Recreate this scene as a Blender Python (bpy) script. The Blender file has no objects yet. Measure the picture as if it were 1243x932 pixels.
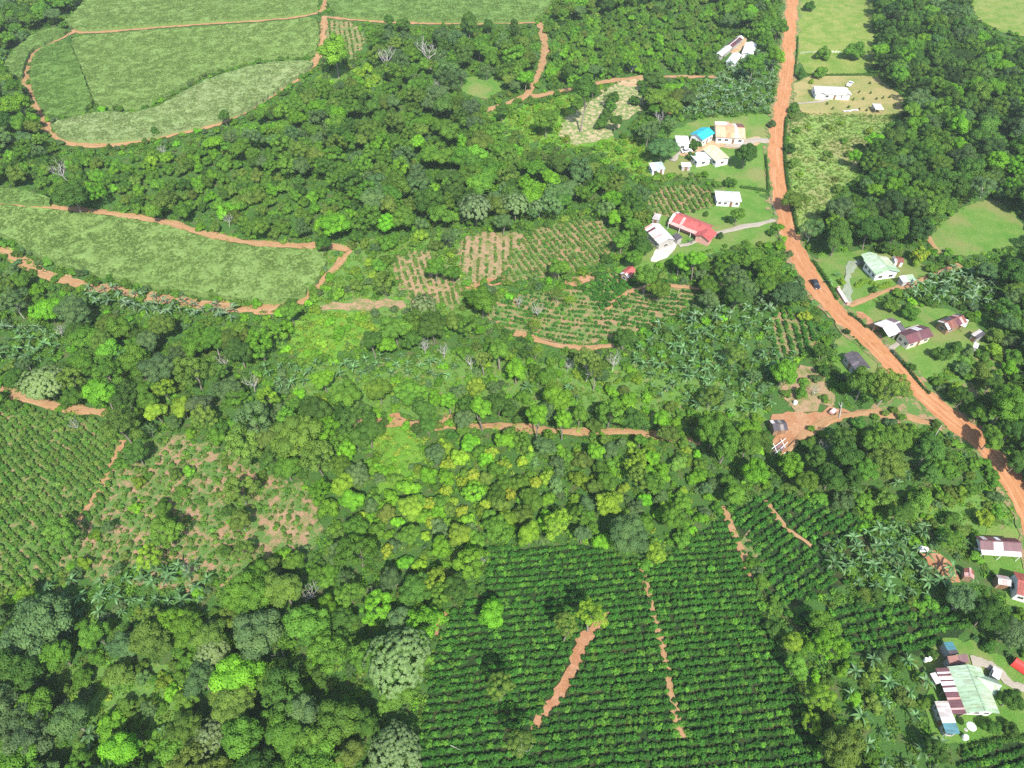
import bpy, math, random
import numpy as np
from mathutils import Vector, Matrix, geometry
RNG = np.random.default_rng(7)
random.seed(7)
scene = bpy.context.scene
COL = scene.collection
# ------------------------------------------------------------------ camera model
FPX, CX, CY, IW, IH = 840.0, 621.5, 466.0, 1243, 932
PITCH = math.radians(48)
CAMZ = 140.0
FW = np.array([0, math.cos(PITCH), -math.sin(PITCH)])
UP = np.array([0, math.sin(PITCH), math.cos(PITCH)])

def terrain(x, y):
    x = np.asarray(x, float); y = np.asarray(y, float)
    h = 1.3*np.sin(x/34+0.6)*np.cos(y/41-0.5) + 1.6*np.sin(x/71-y/88+1.1) + 0.7*np.sin(y/23+x/57) + 0.5*np.sin(x/19-1.0)*np.sin(y/27+.4)
    fade = np.clip(1.6-np.hypot(x, y-230)/420, 0, 1)
    return h*fade

def unproj(px, py, zoff=0.0):
    """the ground point (plus zoff of height) seen at photograph pixel px, py"""
    a = (px-CX)/FPX; b = -(py-CY)/FPX
    d = FW + UP*b + np.array([a, 0, 0])
    z = 0.0
    for _ in range(14):
        t = (CAMZ-(z+zoff))/(-d[2])
        x, y = d[0]*t, d[1]*t
        z = float(terrain(x, y))
    return np.array([x, y, z])

def proj(x, y, z):
    x = np.asarray(x, float); y = np.asarray(y, float); z = np.asarray(z, float)-CAMZ
    dep = y*FW[1]+z*FW[2]
    dep = np.maximum(dep, 1.0)
    return CX+FPX*x/dep, CY-FPX*(y*UP[1]+z*UP[2])/dep, dep

# ------------------------------------------------------------------ object helpers
def tag(o, label=None, cat=None, group=None, kind=None):
    if label: o['label'] = label
    if cat: o['category'] = cat
    if group: o['group'] = group
    if kind: o['kind'] = kind
    return o

def mk_mesh(name, v, f, mat=None, smooth=False, fattr=None):
    """v Nx3, f list of faces or an Mx4 / Mx3 array"""
    me = bpy.data.meshes.new(name)
    v = np.asarray(v, np.float32)
    if isinstance(f, np.ndarray):
        n, k = f.shape
        me.vertices.add(len(v)); me.vertices.foreach_set('co', v.ravel())
        me.loops.add(n*k); me.loops.foreach_set('vertex_index', f.astype(np.int32).ravel())
        me.polygons.add(n); me.polygons.foreach_set('loop_start', np.arange(0, n*k, k, dtype=np.int32))
        me.polygons.foreach_set('loop_total', np.full(n, k, np.int32))
        me.update(calc_edges=True)
    else:
        me.from_pydata(v.tolist(), [], [list(q) for q in f])
    if smooth:
        me.polygons.foreach_set('use_smooth', np.ones(len(me.polygons), bool))
    for nm, arr in (fattr or {}).items():
        at = me.attributes.new(nm, 'FLOAT', 'FACE')
        at.data.foreach_set('value', np.asarray(arr, np.float32))
    if mat: me.materials.append(mat)
    return me

def link(name, data, parent=None, loc=None):
    o = bpy.data.objects.new(name, data); COL.objects.link(o)
    if parent is not None: o.parent = parent
    if loc is not None: o.location = loc
    return o

def thing(name, label, cat, loc, yaw=0, group=None):
    o = link(name, None); o.location = loc; o.rotation_euler = (0, 0, yaw); o.empty_display_size = 0.5
    return tag(o, label, cat, group)

class MB:
    def __init__(s): s.v = []; s.f = []; s.c = []
    def poly(s, pts, c=None):
        n = len(s.v); s.v += [tuple(p) for p in pts]; s.f.append(list(range(n, n+len(pts)))); s.c.append(c)
    def box(s, x0, x1, y0, y1, z0, z1, c=None):
        n = len(s.v)
        s.v += [(x, y, z) for z in (z0, z1) for y in (y0, y1) for x in (x0, x1)]
        for q in ((0, 2, 3, 1), (4, 5, 7, 6), (0, 1, 5, 4), (2, 6, 7, 3), (0, 4, 6, 2), (1, 3, 7, 5)):
            s.f.append([n+i for i in q]); s.c.append(c)
    def tube(s, p0, p1, r0, r1, k=6, c=None, cap=True):
        p0 = np.array(p0, float); p1 = np.array(p1, float); d = p1-p0; d /= max(np.linalg.norm(d), 1e-6)
        a = np.cross(d, [0.3, 0.9, 0.2] if abs(d[1]) < .9 else [1, 0, 0]); a /= np.linalg.norm(a); b = np.cross(d, a)
        n = len(s.v)
        for p, r in ((p0, r0), (p1, r1)):
            for i in range(k):
                t = 2*math.pi*i/k; s.v.append(tuple(p+r*(a*math.cos(t)+b*math.sin(t))))
        for i in range(k):
            j = (i+1) % k; s.f.append([n+i, n+j, n+k+j, n+k+i]); s.c.append(c)
        if cap:
            s.f.append([n+k+i for i in range(k)]); s.c.append(c)
            s.f.append([n+i for i in reversed(range(k))]); s.c.append(c)
    def lathe(s, prof, k=14, c=None, center=(0, 0, 0)):
        n = len(s.v); cx, cy, cz = center
        for r, z in prof:
            for i in range(k):
                t = 2*math.pi*i/k; s.v.append((cx+r*math.cos(t), cy+r*math.sin(t), cz+z))
        for a in range(len(prof)-1):
            for i in range(k):
                j = (i+1) % k; s.f.append([n+a*k+i, n+a*k+j, n+(a+1)*k+j, n+(a+1)*k+i]); s.c.append(c)
    def build(s, name, mat, parent=None, loc=None, smooth=False, col=False):
        me = mk_mesh(name, s.v, s.f, mat, smooth)
        if col:
            at = me.color_attributes.new('Col', 'FLOAT_COLOR', 'CORNER'); a = []
            for q, c in zip(s.f, s.c):
                a += [(*(c or (.5, .5, .5)), 1.0)]*len(q)
            at.data.foreach_set('color', np.array(a, np.float32).ravel())
        return link(name, me, parent, loc)

# ------------------------------------------------------------------ materials
def new_mat(name):
    m = bpy.data.materials.new(name); m.use_nodes = True
    nt = m.node_tree; nt.nodes.clear()
    out = nt.nodes.new('ShaderNodeOutputMaterial')
    return m, nt, out
def N(nt, t, **kw):
    n = nt.nodes.new(t)
    for k, v in kw.items():
        if k.startswith('i_'):
            n.inputs[k[2:].replace('_', ' ')].default_value = v
        else: setattr(n, k, v)
    return n
def mixc(nt, fac, a, b, mode='MIX'):
    n = nt.nodes.new('ShaderNodeMix'); n.data_type = 'RGBA'; n.blend_type = mode
    for sock, val in ((n.inputs[0], fac), (n.inputs[6], a), (n.inputs[7], b)):
        if isinstance(val, bpy.types.NodeSocket): nt.links.new(val, sock)
        elif isinstance(val, (int, float)): sock.default_value = val
        else: sock.default_value = (*val, 1) if len(val) == 3 else val
    return n.outputs[2]
def noise(nt, scale, detail=4, vec=None, rough=.6):
    n = N(nt, 'ShaderNodeTexNoise'); n.inputs['Scale'].default_value = scale; n.inputs['Detail'].default_value = detail
    n.inputs['Roughness'].default_value = rough
    if vec is not None: nt.links.new(vec, n.inputs['Vector'])
    return n.outputs['Fac']
def ramp(nt, fac, lo, hi):
    n = N(nt, 'ShaderNodeMapRange'); n.inputs[1].default_value = lo; n.inputs[2].default_value = hi
    nt.links.new(fac, n.inputs[0]); return n.outputs[0]
def geo_pos(nt): return N(nt, 'ShaderNodeNewGeometry').outputs['Position']
def finish(nt, out, col, rough=.9, spec=.1, bump=None, bd=.3, metal=0):
    b = N(nt, 'ShaderNodeBsdfPrincipled')
    if isinstance(col, bpy.types.NodeSocket): nt.links.new(col, b.inputs['Base Color'])
    else: b.inputs['Base Color'].default_value = (*col, 1)
    b.inputs['Roughness'].default_value = rough; b.inputs['Specular IOR Level'].default_value = spec
    b.inputs['Metallic'].default_value = metal
    if bump is not None:
        bn = N(nt, 'ShaderNodeBump'); bn.inputs['Strength'].default_value = bd; bn.inputs['Distance'].default_value = .4
        nt.links.new(bump, bn.inputs['Height']); nt.links.new(bn.outputs[0], b.inputs['Normal'])
    nt.links.new(b.outputs[0], out.inputs[0])

def leaf_mat(name, inst=False, blossom=(.5, .5, .34), rough=.6, trans=.40, spec=.12):
    """leaves: the thing's own colour (object colour, or the tint each scattered copy carries), varied leaf by leaf"""
    m, nt, out = new_mat(name)
    if inst:
        base = N(nt, 'ShaderNodeAttribute', attribute_type='INSTANCER', attribute_name='tint').outputs['Color']
    else:
        base = N(nt, 'ShaderNodeObjectInfo').outputs['Color']
    r = N(nt, 'ShaderNodeAttribute', attribute_name='rnd').outputs['Fac']
    bl = N(nt, 'ShaderNodeAttribute', attribute_name='bl').outputs['Fac']
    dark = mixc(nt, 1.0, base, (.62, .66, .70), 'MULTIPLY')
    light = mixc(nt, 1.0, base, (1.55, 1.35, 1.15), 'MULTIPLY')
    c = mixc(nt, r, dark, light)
    c = mixc(nt, bl, c, blossom)
    b = N(nt, 'ShaderNodeBsdfPrincipled'); nt.links.new(c, b.inputs['Base Color'])
    b.inputs['Roughness'].default_value = rough; b.inputs['Specular IOR Level'].default_value = spec
    t = N(nt, 'ShaderNodeBsdfTranslucent'); c2 = mixc(nt, 1.0, c, (1.25, 1.3, .6), 'MULTIPLY'); nt.links.new(c2, t.inputs['Color'])
    mx = N(nt, 'ShaderNodeMixShader'); mx.inputs[0].default_value = trans
    nt.links.new(b.outputs[0], mx.inputs[1]); nt.links.new(t.outputs[0], mx.inputs[2]); nt.links.new(mx.outputs[0], out.inputs[0])
    return m

def ground_mat(name, cols, scale=.25, fine=2.0, lo=.4, hi=.6, bump=.35, cols2=None):
    """two grounds mixed in ragged patches, each with a fine grain of its own"""
    m, nt, out = new_mat(name); p = geo_pos(nt)
    big = ramp(nt, noise(nt, scale, 6, p, .7), lo, hi)
    f = noise(nt, fine, 5, p, .75)
    f2 = ramp(nt, f, .3, .72)
    a = mixc(nt, f2, [x*.72 for x in cols[0]], [x*1.25 for x in cols[0]])
    b = mixc(nt, f2, [x*.70 for x in cols[1]], [x*1.3 for x in cols[1]])
    c = mixc(nt, big, a, b)
    if cols2 is not None:
        g = ramp(nt, noise(nt, scale*.23+.013, 5, p, .6), .5, .62); c = mixc(nt, g, c, cols2)
    finish(nt, out, c, .95, .05, f, bump)
    return m

def plain_mat(name, col, rough=.7, spec=.3, var=.25, scale=1.5, metal=0):
    m, nt, out = new_mat(name); p = N(nt, 'ShaderNodeTexCoord').outputs['Object']
    f = ramp(nt, noise(nt, scale, 5, p), .3, .7)
    c = mixc(nt, f, [x*(1-var) for x in col], [min(1, x*(1+var*.6)) for x in col])
    finish(nt, out, c, rough, spec, metal=metal)
    return m

def roof_mat():
    m, nt, out = new_mat('roof_sheet'); tc = N(nt, 'ShaderNodeTexCoord').outputs['Object']
    col = N(nt, 'ShaderNodeAttribute', attribute_name='Col').outputs['Color']
    mp = N(nt, 'ShaderNodeMapping'); mp.inputs['Scale'].default_value = (2.2, .35, .35); nt.links.new(tc, mp.inputs[0])
    st = ramp(nt, noise(nt, 1.3, 6, mp.outputs[0], .7), .40, .64)
    c = mixc(nt, st, col, mixc(nt, 1.0, col, (.66, .54, .45), 'MULTIPLY'))
    f = ramp(nt, noise(nt, 6, 4, tc), .35, .7)
    c = mixc(nt, f, c, mixc(nt, 1.0, c, (.86, .86, .86), 'MULTIPLY'))
    w = N(nt, 'ShaderNodeTexWave', wave_type='BANDS', bands_direction='X'); w.inputs['Scale'].default_value = 1.6; w.inputs['Distortion'].default_value = 0
    nt.links.new(tc, w.inputs['Vector'])
    finish(nt, out, c, .45, .4, w.outputs['Fac'], .25)
    return m

def road_mat(name, a, b, c3, rut=True):
    """packed laterite: paler wheel tracks along the strip, loose darker edges"""
    m, nt, out = new_mat(name); p = geo_pos(nt)
    uv = N(nt, 'ShaderNodeUVMap').outputs[0]
    sep = N(nt, 'ShaderNodeSeparateXYZ'); nt.links.new(uv, sep.inputs[0])
    n1 = noise(nt, .35, 6, p, .7); n2 = noise(nt, 3.0, 4, p, .7)
    c = mixc(nt, ramp(nt, n1, .35, .65), a, b)
    mp = N(nt, 'ShaderNodeMapping'); mp.inputs['Scale'].default_value = (9, .06, 1); nt.links.new(uv, mp.inputs[0])
    streak = noise(nt, 1.0, 5, mp.outputs[0], .6)
    c = mixc(nt, ramp(nt, streak, .5, .66), c, c3)
    mp2 = N(nt, 'ShaderNodeMapping'); mp2.inputs['Scale'].default_value = (6, .22, 1); nt.links.new(uv, mp2.inputs[0])
    c = mixc(nt, ramp(nt, noise(nt, 1.0, 6, mp2.outputs[0], .7), .54, .70), c, mixc(nt, 1.0, c, (.66, .60, .56), 'MULTIPLY'))
    c = mixc(nt, ramp(nt, n2, .3, .7), mixc(nt, 1.0, c, (.84, .82, .8), 'MULTIPLY'), c)
    finish(nt, out, c, .95, .05, n2, .3)
    return m
# ------------------------------------------------------------------ zones of the land (photograph pixels, unprojected to the ground below)
FOREST, NONE, CANE, LAWN, ROUGH, COFFEE, BANANA, LIME, DARK, SCRUB, COCOA, VINE, SPARSE, BIGMIX = range(14)
MX, MT, MBOT = 300, 150, 160
ZW, ZH = IW+2*MX, IH+MT+MBOT
ZONE = np.full((ZH, ZW), FOREST, np.int8)
_gx, _gy = np.meshgrid(np.arange(ZW)-MX+.5, np.arange(ZH)-MT+.5)
def inside(poly, X, Y):
    X = np.asarray(X, float); Y = np.asarray(Y, float); r = np.zeros(X.shape, bool); n = len(poly)
    for i in range(n):
        x0, y0 = poly[i]; x1, y1 = poly[(i+1) % n]
        if y0 == y1: continue
        c = ((y0 > Y) != (y1 > Y)) & (X < (x1-x0)*(Y-y0)/(y1-y0)+x0); r ^= c
    return r
def paint(zone, poly):
    xs = [p[0] for p in poly]; ys = [p[1] for p in poly]
    a, b = max(0, int(min(xs)+MX-1)), min(ZW, int(max(xs)+MX+2)); c, d = max(0, int(min(ys)+MT-1)), min(ZH, int(max(ys)+MT+2))
    if a >= b or c >= d: return
    m = inside(poly, _gx[c:d, a:b], _gy[c:d, a:b]); ZONE[c:d, a:b][m] = zone
def zone_at(px, py):
    px = np.asarray(px); py = np.asarray(py)
    i = np.clip((py+MT).astype(int), 0, ZH-1); j = np.clip((px+MX).astype(int), 0, ZW-1)
    z = ZONE[i, j]
    return z
def paint_line(zone, pts, wpx):
    for (x0, y0), (x1, y1) in zip(pts[:-1], pts[1:]):
        d = math.hypot(x1-x0, y1-y0) or 1; nx, ny = -(y1-y0)/d*wpx/2, (x1-x0)/d*wpx/2
        paint(zone, [(x0+nx, y0+ny), (x1+nx, y1+ny), (x1-nx, y1-ny), (x0-nx, y0-ny)])

# ------------------------------------------------------------------ ground sheets
def dens(pts, step, closed=True):
    out = []; n = len(pts)
    for i in range(n if closed else n-1):
        a = np.array(pts[i], float); b = np.array(pts[(i+1) % n], float); k = max(1, int(np.linalg.norm(b-a)/step))
        for j in range(k): out.append(a+(b-a)*j/k)
    if not closed: out.append(np.array(pts[-1], float))
    return out
def smooth_line(pts, it=2):
    pts = [np.array(p, float) for p in pts]
    for _ in range(it):
        o = [pts[0]]
        for a, b in zip(pts[:-1], pts[1:]): o += [a*.75+b*.25, a*.25+b*.75]
        o.append(pts[-1]); pts = o
    return pts
def smooth_poly(pts, it=2):
    pts = [np.array(p, float) for p in pts]
    for _ in range(it):
        o = []
        for i in range(len(pts)):
            a, b = pts[i], pts[(i+1) % len(pts)]; o += [a*.8+b*.2, a*.2+b*.8]
        pts = o
    return pts
_layer = [0]
def ground_poly(poly, rag=.5, step=1.5, round_=1, zoff=0.0):
    g = [unproj(*p, zoff=zoff)[:2] for p in smooth_poly(poly, round_)]
    g = dens(g, step); n = len(g); ph = RNG.uniform(0, 6.28, 6); o = []
    ctr = np.mean(g, axis=0)
    s = 0
    for i in range(n):
        d = g[(i+1) % n]-g[i-1]; L = np.linalg.norm(d) or 1; nn = np.array([-d[1], d[0]])/L
        w = rag*(.55*math.sin(s*.9+ph[0])+.4*math.sin(s*2.1+ph[1])+.5*RNG.normal())
        o.append(g[i]+nn*w); s += step
    return o
def sheet(name, poly, mat, lift=.1, rag=.5, label=None, kind='structure', step=1.5, inner=3.0, round_=1):
    b = ground_poly(poly, rag, step, round_)
    _layer[0] += 1; lift += .0007*_layer[0]
    B = np.array(b); x0, y0 = B.min(0); x1, y1 = B.max(0)
    X, Y = np.meshgrid(np.arange(x0, x1, inner), np.arange(y0, y1, inner)); X = X.ravel()+.01; Y = Y.ravel()+.013
    m = inside(b, X, Y); P = [Vector(p) for p in b]+[Vector((x, y)) for x, y in zip(X[m], Y[m])]
    vs, es, fs, _, _, _ = geometry.delaunay_2d_cdt(P, [], [list(range(len(b)))], 1, 1e-4)
    V = np.array([(p.x, p.y) for p in vs]); Z = terrain(V[:, 0], V[:, 1])+lift
    me = mk_mesh(name, np.column_stack([V, Z]), [f if (V[f[1]]-V[f[0]])[0]*(V[f[2]]-V[f[0]])[1]-(V[f[1]]-V[f[0]])[1]*(V[f[2]]-V[f[0]])[0] > 0 else f[::-1] for f in fs], mat, True)
    o = link(name, me)
    return tag(o, label, None, None, kind)
def strip(name, line, width, mat, lift=.25, rag=.25, label=None, cross=7, widths=None):
    L = smooth_line(line, 2); G = [unproj(*p)[:2] for p in L]; G = dens(G, 1.5, False); n = len(G)
    _layer[0] += 1; lift += .0007*_layer[0]
    v = []; f = []; uv = []; s = 0; ph = RNG.uniform(0, 6, 4)
    for i in range(n):
        d = G[min(i+1, n-1)]-G[max(i-1, 0)]; d /= np.linalg.norm(d) or 1; nn = np.array([-d[1], d[0]])
        w = width if widths is None else float(np.interp(i/(n-1), np.linspace(0, 1, len(widths)), widths))
        for k in range(cross):
            t = k/(cross-1)*2-1; e = 0
            if k in (0, cross-1): e = rag*(RNG.normal()*.6+math.sin(s*.35+ph[k % 2])*.6)
            p = G[i]+nn*(t*(w/2+e))
            crown = .06*(1-t*t)
            v.append((p[0], p[1], float(terrain(p[0], p[1]))+lift+crown)); uv.append((t*.5+.5, s))
        if i: s += np.linalg.norm(G[i]-G[i-1])
    for i in range(n-1):
        for k in range(cross-1):
            a = i*cross+k; f.append([a+1, a, a+cross, a+cross+1])
    if len(f):
        me = mk_mesh(name, v, f, mat, True)
        if me.polygons[0].normal.z < 0: me.flip_normals()
    u = me.uv_layers.new(name='UVMap'); u.data.foreach_set('uv', np.array([uv[l.vertex_index] for l in me.loops], np.float32).ravel())
    return tag(link(name, me), label, None, None, 'structure')

SOIL = (.29, .132, .060); SOILP = (.35, .20, .112); SAND = (.46, .35, .22)
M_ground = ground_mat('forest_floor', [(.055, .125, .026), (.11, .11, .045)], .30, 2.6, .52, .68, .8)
M_soil = ground_mat('red_soil', [SOIL, SOILP], .35, 2.2, .35, .65, .4)
M_soilgreen = ground_mat('soil_with_weeds', [(.30, .18, .11), (.085, .16, .036)], .45, 2.4, .40, .54, .5)
M_weedy = ground_mat('weedy_ground', [(.10, .19, .038), (.20, .16, .075)], .35, 2.4, .55, .68, .5)
M_sand = ground_mat('pale_rubble', [(.40, .31, .19), (.13, .19, .05)], .6, 2.4, .42, .54, .6)
M_lawn = ground_mat('lawn_grass', [(.078, .18, .026), (.13, .205, .044)], .18, 2.8, .38, .64, .5, (.17, .19, .06))
M_lawny = ground_mat('mown_dry_grass', [(.29, .24, .10), (.17, .20, .055)], .07, 2.4, .42, .62, .3)
M_past = ground_mat('pasture_grass', [(.115, .195, .03), (.20, .23, .06)], .16, 1.8, .40, .60, .7)
M_rough = ground_mat('rough_grass', [(.19, .265, .07), (.15, .255, .055)], .16, 1.7, .42, .62, .6, (.22, .22, .085))
M_vine = ground_mat('bright_herbs', [(.095, .225, .024), (.14, .25, .032)], .3, 2.2, .4, .6, .8)
M_weedtan = ground_mat('dry_weeds', [(.30, .20, .115), (.14, .16, .05)], .5, 2.6, .46, .60, .5)
M_rowgreen = ground_mat('weedy_rows', [(.085, .16, .035), (.27, .18, .095)], .5, 2.6, .50, .62, .5)
M_soily = ground_mat('earth_rows', [(.29, .18, .10), (.10, .165, .042)], .45, 2.6, .40, .56, .5)
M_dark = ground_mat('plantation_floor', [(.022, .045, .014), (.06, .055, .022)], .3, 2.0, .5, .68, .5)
M_road = road_mat('laterite_road', (.36, .160, .068), (.41, .198, .090), (.47, .252, .135))
M_track = road_mat('laterite_track', (.29, .160, .072), (.35, .212, .106), (.39, .262, .148))
M_drive = road_mat('concrete_drive', (.29, .26, .21), (.35, .31, .25), (.40, .36, .29))
M_dgreen = road_mat('mossy_drive', (.20, .25, .17), (.27, .30, .21), (.34, .35, .26))
M_conc = ground_mat('pale_concrete', [(.52, .48, .41), (.44, .38, .31)], .3, 2.0, .45, .65, .2)
M_tan = ground_mat('tan_yard', [(.34, .22, .12), (.40, .29, .17)], .4, 2.0, .4, .6, .2)

# one sheet of terrain reaching the horizon
def axis(lo, hi, step, far, n):
    a = np.arange(lo, hi+.1, step); g = np.geomspace(step, far, n)
    return np.concatenate([lo-g[::-1], a, hi+g])
AX = axis(-420, 420, 3.0, 5200, 26); AY = axis(-60, 760, 3.0, 5200, 26)
XX, YY = np.meshgrid(AX, AY); ZZ = terrain(XX, YY); nx, ny = len(AX), len(AY)
ii = (np.arange(ny-1)[:, None]*nx+np.arange(nx-1)[None]).ravel()
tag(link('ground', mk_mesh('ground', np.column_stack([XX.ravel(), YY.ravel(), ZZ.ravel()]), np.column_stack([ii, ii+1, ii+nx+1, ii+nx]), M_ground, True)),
    'green and brown land rolling gently under the woods and plantations', None, None, 'structure')

# ---- main road
ROAD = [(966, -90), (963, -20), (962, 0), (958, 44), (956, 78), (951, 119), (943, 153), (941, 190), (944, 218), (951, 258), (959, 289), (966, 307), (983, 337), (1010, 375), (1044, 405),
        (1072, 432), (1113, 473), (1147, 504), (1187, 534), (1215, 565), (1238, 602), (1262, 660), (1275, 720)]
# zones, in painting order
Z = [
 (DARK, [(1055, -150), (1190, -150), (1180, 10), (1190, 30), (1243, 50), (1560, 60), (1560, 600), (1243, 600), (1243, 310), (1215, 245), (1190, 245), (1130, 270), (1110, 300), (965, 305), (965, 255), (1005, 240), (1050, 200), (1060, 150), (1100, 130), (1090, 100), (1060, 90)]),
 (COCOA, [(640, 40), (700, 30), (760, 15), (840, 0), (880, 10), (880, 60), (845, 95), (770, 88), (690, 103), (652, 112), (660, 90)]),
 (SCRUB, [(400, 300), (440, 290), (560, 285), (570, 345), (620, 350), (600, 385), (560, 385), (400, 385), (370, 368)]),
 (COCOA, [(-60, 195), (60, 200), (120, 192), (200, 182), (270, 192), (330, 217), (400, 232), (445, 262), (430, 290), (380, 290), (300, 288), (250, 276), (200, 260), (130, 250), (60, 244), (40, 228), (-60, 218)]),
 (COFFEE, [(396, 24), (430, 26), (445, 50), (430, 78), (415, 60), (396, 70)]),
 (SCRUB, [(385, 88), (430, 80), (470, 100), (470, 118), (400, 116), (380, 108)]),
 (LAWN, [(560, 95), (600, 90), (612, 108), (590, 122), (560, 112)]),
 (VINE, [(585, 136), (650, 128), (695, 112), (700, 165), (760, 168), (800, 185), (785, 222), (745, 200), (720, 178), (690, 182), (640, 172), (610, 150)]),
 (SCRUB, [(66, 812), (120, 800), (205, 805), (232, 850), (222, 905), (130, 905), (80, 870)]),
 (SPARSE, [(1045, 494), (1080, 484), (1108, 478), (1132, 495), (1140, 512), (1110, 520), (1046, 508)]),
 (VINE, [(352, 402), (375, 377), (400, 374), (452, 380), (462, 398), (440, 420), (405, 432), (372, 442), (345, 425)]),
 (SCRUB, [(350, 440), (480, 440), (560, 420), (640, 440), (760, 440), (900, 470), (940, 520), (840, 525), (720, 500), (560, 500), (350, 510)]),
 (VINE, [(455, 520), (500, 508), (520, 530), (515, 560), (500, 590), (470, 592), (448, 580), (450, 550)]),
 (LIME, [(400, 560), (450, 590), (520, 540), (600, 525), (720, 535), (850, 545), (880, 600), (860, 640), (780, 680), (690, 660), (590, 665), (540, 700), (480, 690), (400, 640)]),
 (BIGMIX, [(960, 545), (1010, 525), (1060, 508), (1110, 520), (1180, 550), (1200, 585), (1120, 595), (1020, 600), (930, 600), (930, 570)]),
 (SCRUB, [(1030, 600), (1200, 590), (1240, 640), (1190, 650), (1110, 640), (1040, 620)]),
 (SPARSE, [(130, 560), (210, 520), (300, 560), (385, 600), (390, 660), (330, 710), (250, 715), (60, 700), (100, 640)]),
 (COFFEE, [(-60, 500), (30, 498), (120, 510), (155, 545), (130, 610), (90, 660), (50, 715), (-60, 735)]),
 (BANANA, [(55, 715), (130, 695), (240, 690), (270, 700), (250, 735), (120, 750), (60, 740)]),
 (BANANA, [(110, 352), (190, 362), (290, 378), (290, 392), (200, 385), (110, 370)]),
 (BANANA, [(-40, 400), (60, 400), (80, 425), (60, 440), (-40, 445)]),
 (BANANA, [(320, 450), (430, 440), (500, 432), (560, 450), (540, 465), (430, 462), (340, 475)]),
 (COFFEE, [(480, 310), (520, 300), (560, 340), (560, 375), (500, 370), (480, 345)]),
 (COFFEE, [(570, 283), (640, 280), (640, 300), (612, 318), (612, 340), (575, 346), (560, 330), (556, 300)]),
 (COFFEE, [(640, 280), (720, 262), (770, 300), (700, 330), (620, 345), (610, 320)]),
 (COFFEE, [(600, 370), (640, 355), (690, 350), (760, 335), (830, 345), (850, 360), (800, 395), (740, 410), (700, 420), (650, 415), (600, 395), (585, 380)]),
 (COFFEE, [(700, 352), (750, 328), (772, 345), (752, 376), (728, 376)]),
 (COFFEE, [(785, 240), (800, 228), (840, 222), (868, 232), (866, 250), (830, 262), (790, 262)]),
 (BANANA, [(800, 395), (860, 380), (900, 370), (935, 360), (960, 400), (965, 440), (940, 470), (935, 510), (850, 500), (790, 480), (760, 440)]),
 (COFFEE, [(930, 385), (960, 375), (995, 400), (985, 430), (940, 432)]),
 (BANANA, [(885, 60), (940, 70), (940, 95), (930, 140), (860, 150), (830, 140), (850, 110), (880, 90)]),
 (BANANA, [(1100, 350), (1160, 330), (1200, 350), (1200, 375), (1150, 370), (1105, 365)]),
 (SCRUB, [(1130, 430), (1200, 400), (1243, 420), (1243, 500), (1190, 510), (1130, 475)]),
 (COFFEE, [(590, 668), (690, 660), (740, 672), (790, 692), (840, 655), (880, 625), (900, 660), (915, 705), (930, 760), (962, 830), (1000, 900), (1010, 1010), (480, 1010), (515, 880), (525, 800), (545, 745), (590, 720)]),
 (COFFEE, [(885, 618), (930, 600), (1000, 610), (1060, 640), (1050, 690), (1010, 720), (940, 740), (915, 690)]),
 (BANANA, [(1000, 670), (1050, 640), (1120, 640), (1150, 670), (1160, 700), (1120, 730), (1060, 725), (1010, 700)]),
 (COFFEE, [(950, 745), (1060, 735), (1150, 740), (1180, 760), (1130, 790), (1040, 800), (1000, 790)]),
 (BANANA, [(1020, 820), (1110, 800), (1135, 850), (1150, 900), (1110, 935), (1060, 935), (1020, 870)]),
 (COFFEE, [(1165, 905), (1300, 890), (1300, 1010), (1165, 1010)]),
 (LAWN, [(965, -60), (1062, -60), (1060, 20), (1062, 92), (962, 93)]),
 (LAWN, [(1172, -60), (1400, -60), (1400, 40), (1243, 45), (1215, 40), (1180, 20)]),
 (NONE, [(962, 93), (1062, 92), (1095, 118), (1098, 138), (1040, 140), (965, 138)]),
 (ROUGH, [(960, 138), (1092, 139), (1066, 160), (1046, 185), (1042, 212), (1015, 235), (1000, 262), (988, 284), (968, 284), (955, 200)]),
 (LAWN, [(1125, 285), (1170, 250), (1215, 240), (1260, 300), (1225, 300), (1180, 312), (1135, 308)]),
 (NONE, [(878, 50), (905, 42), (922, 55), (905, 75), (880, 85)]),
 (NONE, [(815, 148), (945, 138), (935, 205), (930, 235), (900, 232), (850, 210), (790, 212), (785, 196), (815, 180)]),
 (LAWN, [(865, 225), (935, 238), (943, 295), (870, 300), (800, 320), (790, 265), (840, 258), (870, 250)]),
 (LAWN, [(985, 312), (1040, 303), (1120, 315), (1128, 345), (1050, 365), (1150, 375), (1190, 395), (1198, 425), (1130, 430), (1160, 440), (1118, 465), (1050, 400), (1000, 360)]),
 (LAWN, [(1012, 410), (1035, 402), (1075, 440), (1058, 470), (1030, 475), (1015, 450)]),
 (NONE, [(950, 450), (985, 440), (1010, 480), (1040, 500), (1105, 480), (1150, 510), (1120, 520), (1050, 507), (1000, 525), (960, 552), (935, 545), (930, 505)]),
 (SPARSE, [(956, 452), (985, 442), (1002, 462), (1014, 488), (985, 494), (962, 494), (948, 482)]),
 (NONE, [(1112, 662), (1150, 672), (1190, 690), (1195, 710), (1170, 716), (1140, 705)]),
 (LAWN, [(1185, 640), (1243, 640), (1300, 640), (1300, 760), (1225, 740), (1212, 700), (1190, 680)]),
 (LAWN, [(1125, 790), (1150, 770), (1200, 790), (1230, 800), (1320, 800), (1320, 900), (1170, 905), (1130, 900), (1120, 830)]),
 (NONE, [(755, 100), (740, 95), (772, 100), (785, 128), (760, 160), (720, 180), (690, 175), (680, 150), (720, 120)]),
 (NONE, [(320, 620), (375, 615), (388, 650), (350, 668), (318, 655)]),
 (NONE, [(752, 318), (800, 300), (815, 270), (880, 275), (830, 300), (780, 340), (750, 342)]),
]
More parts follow.
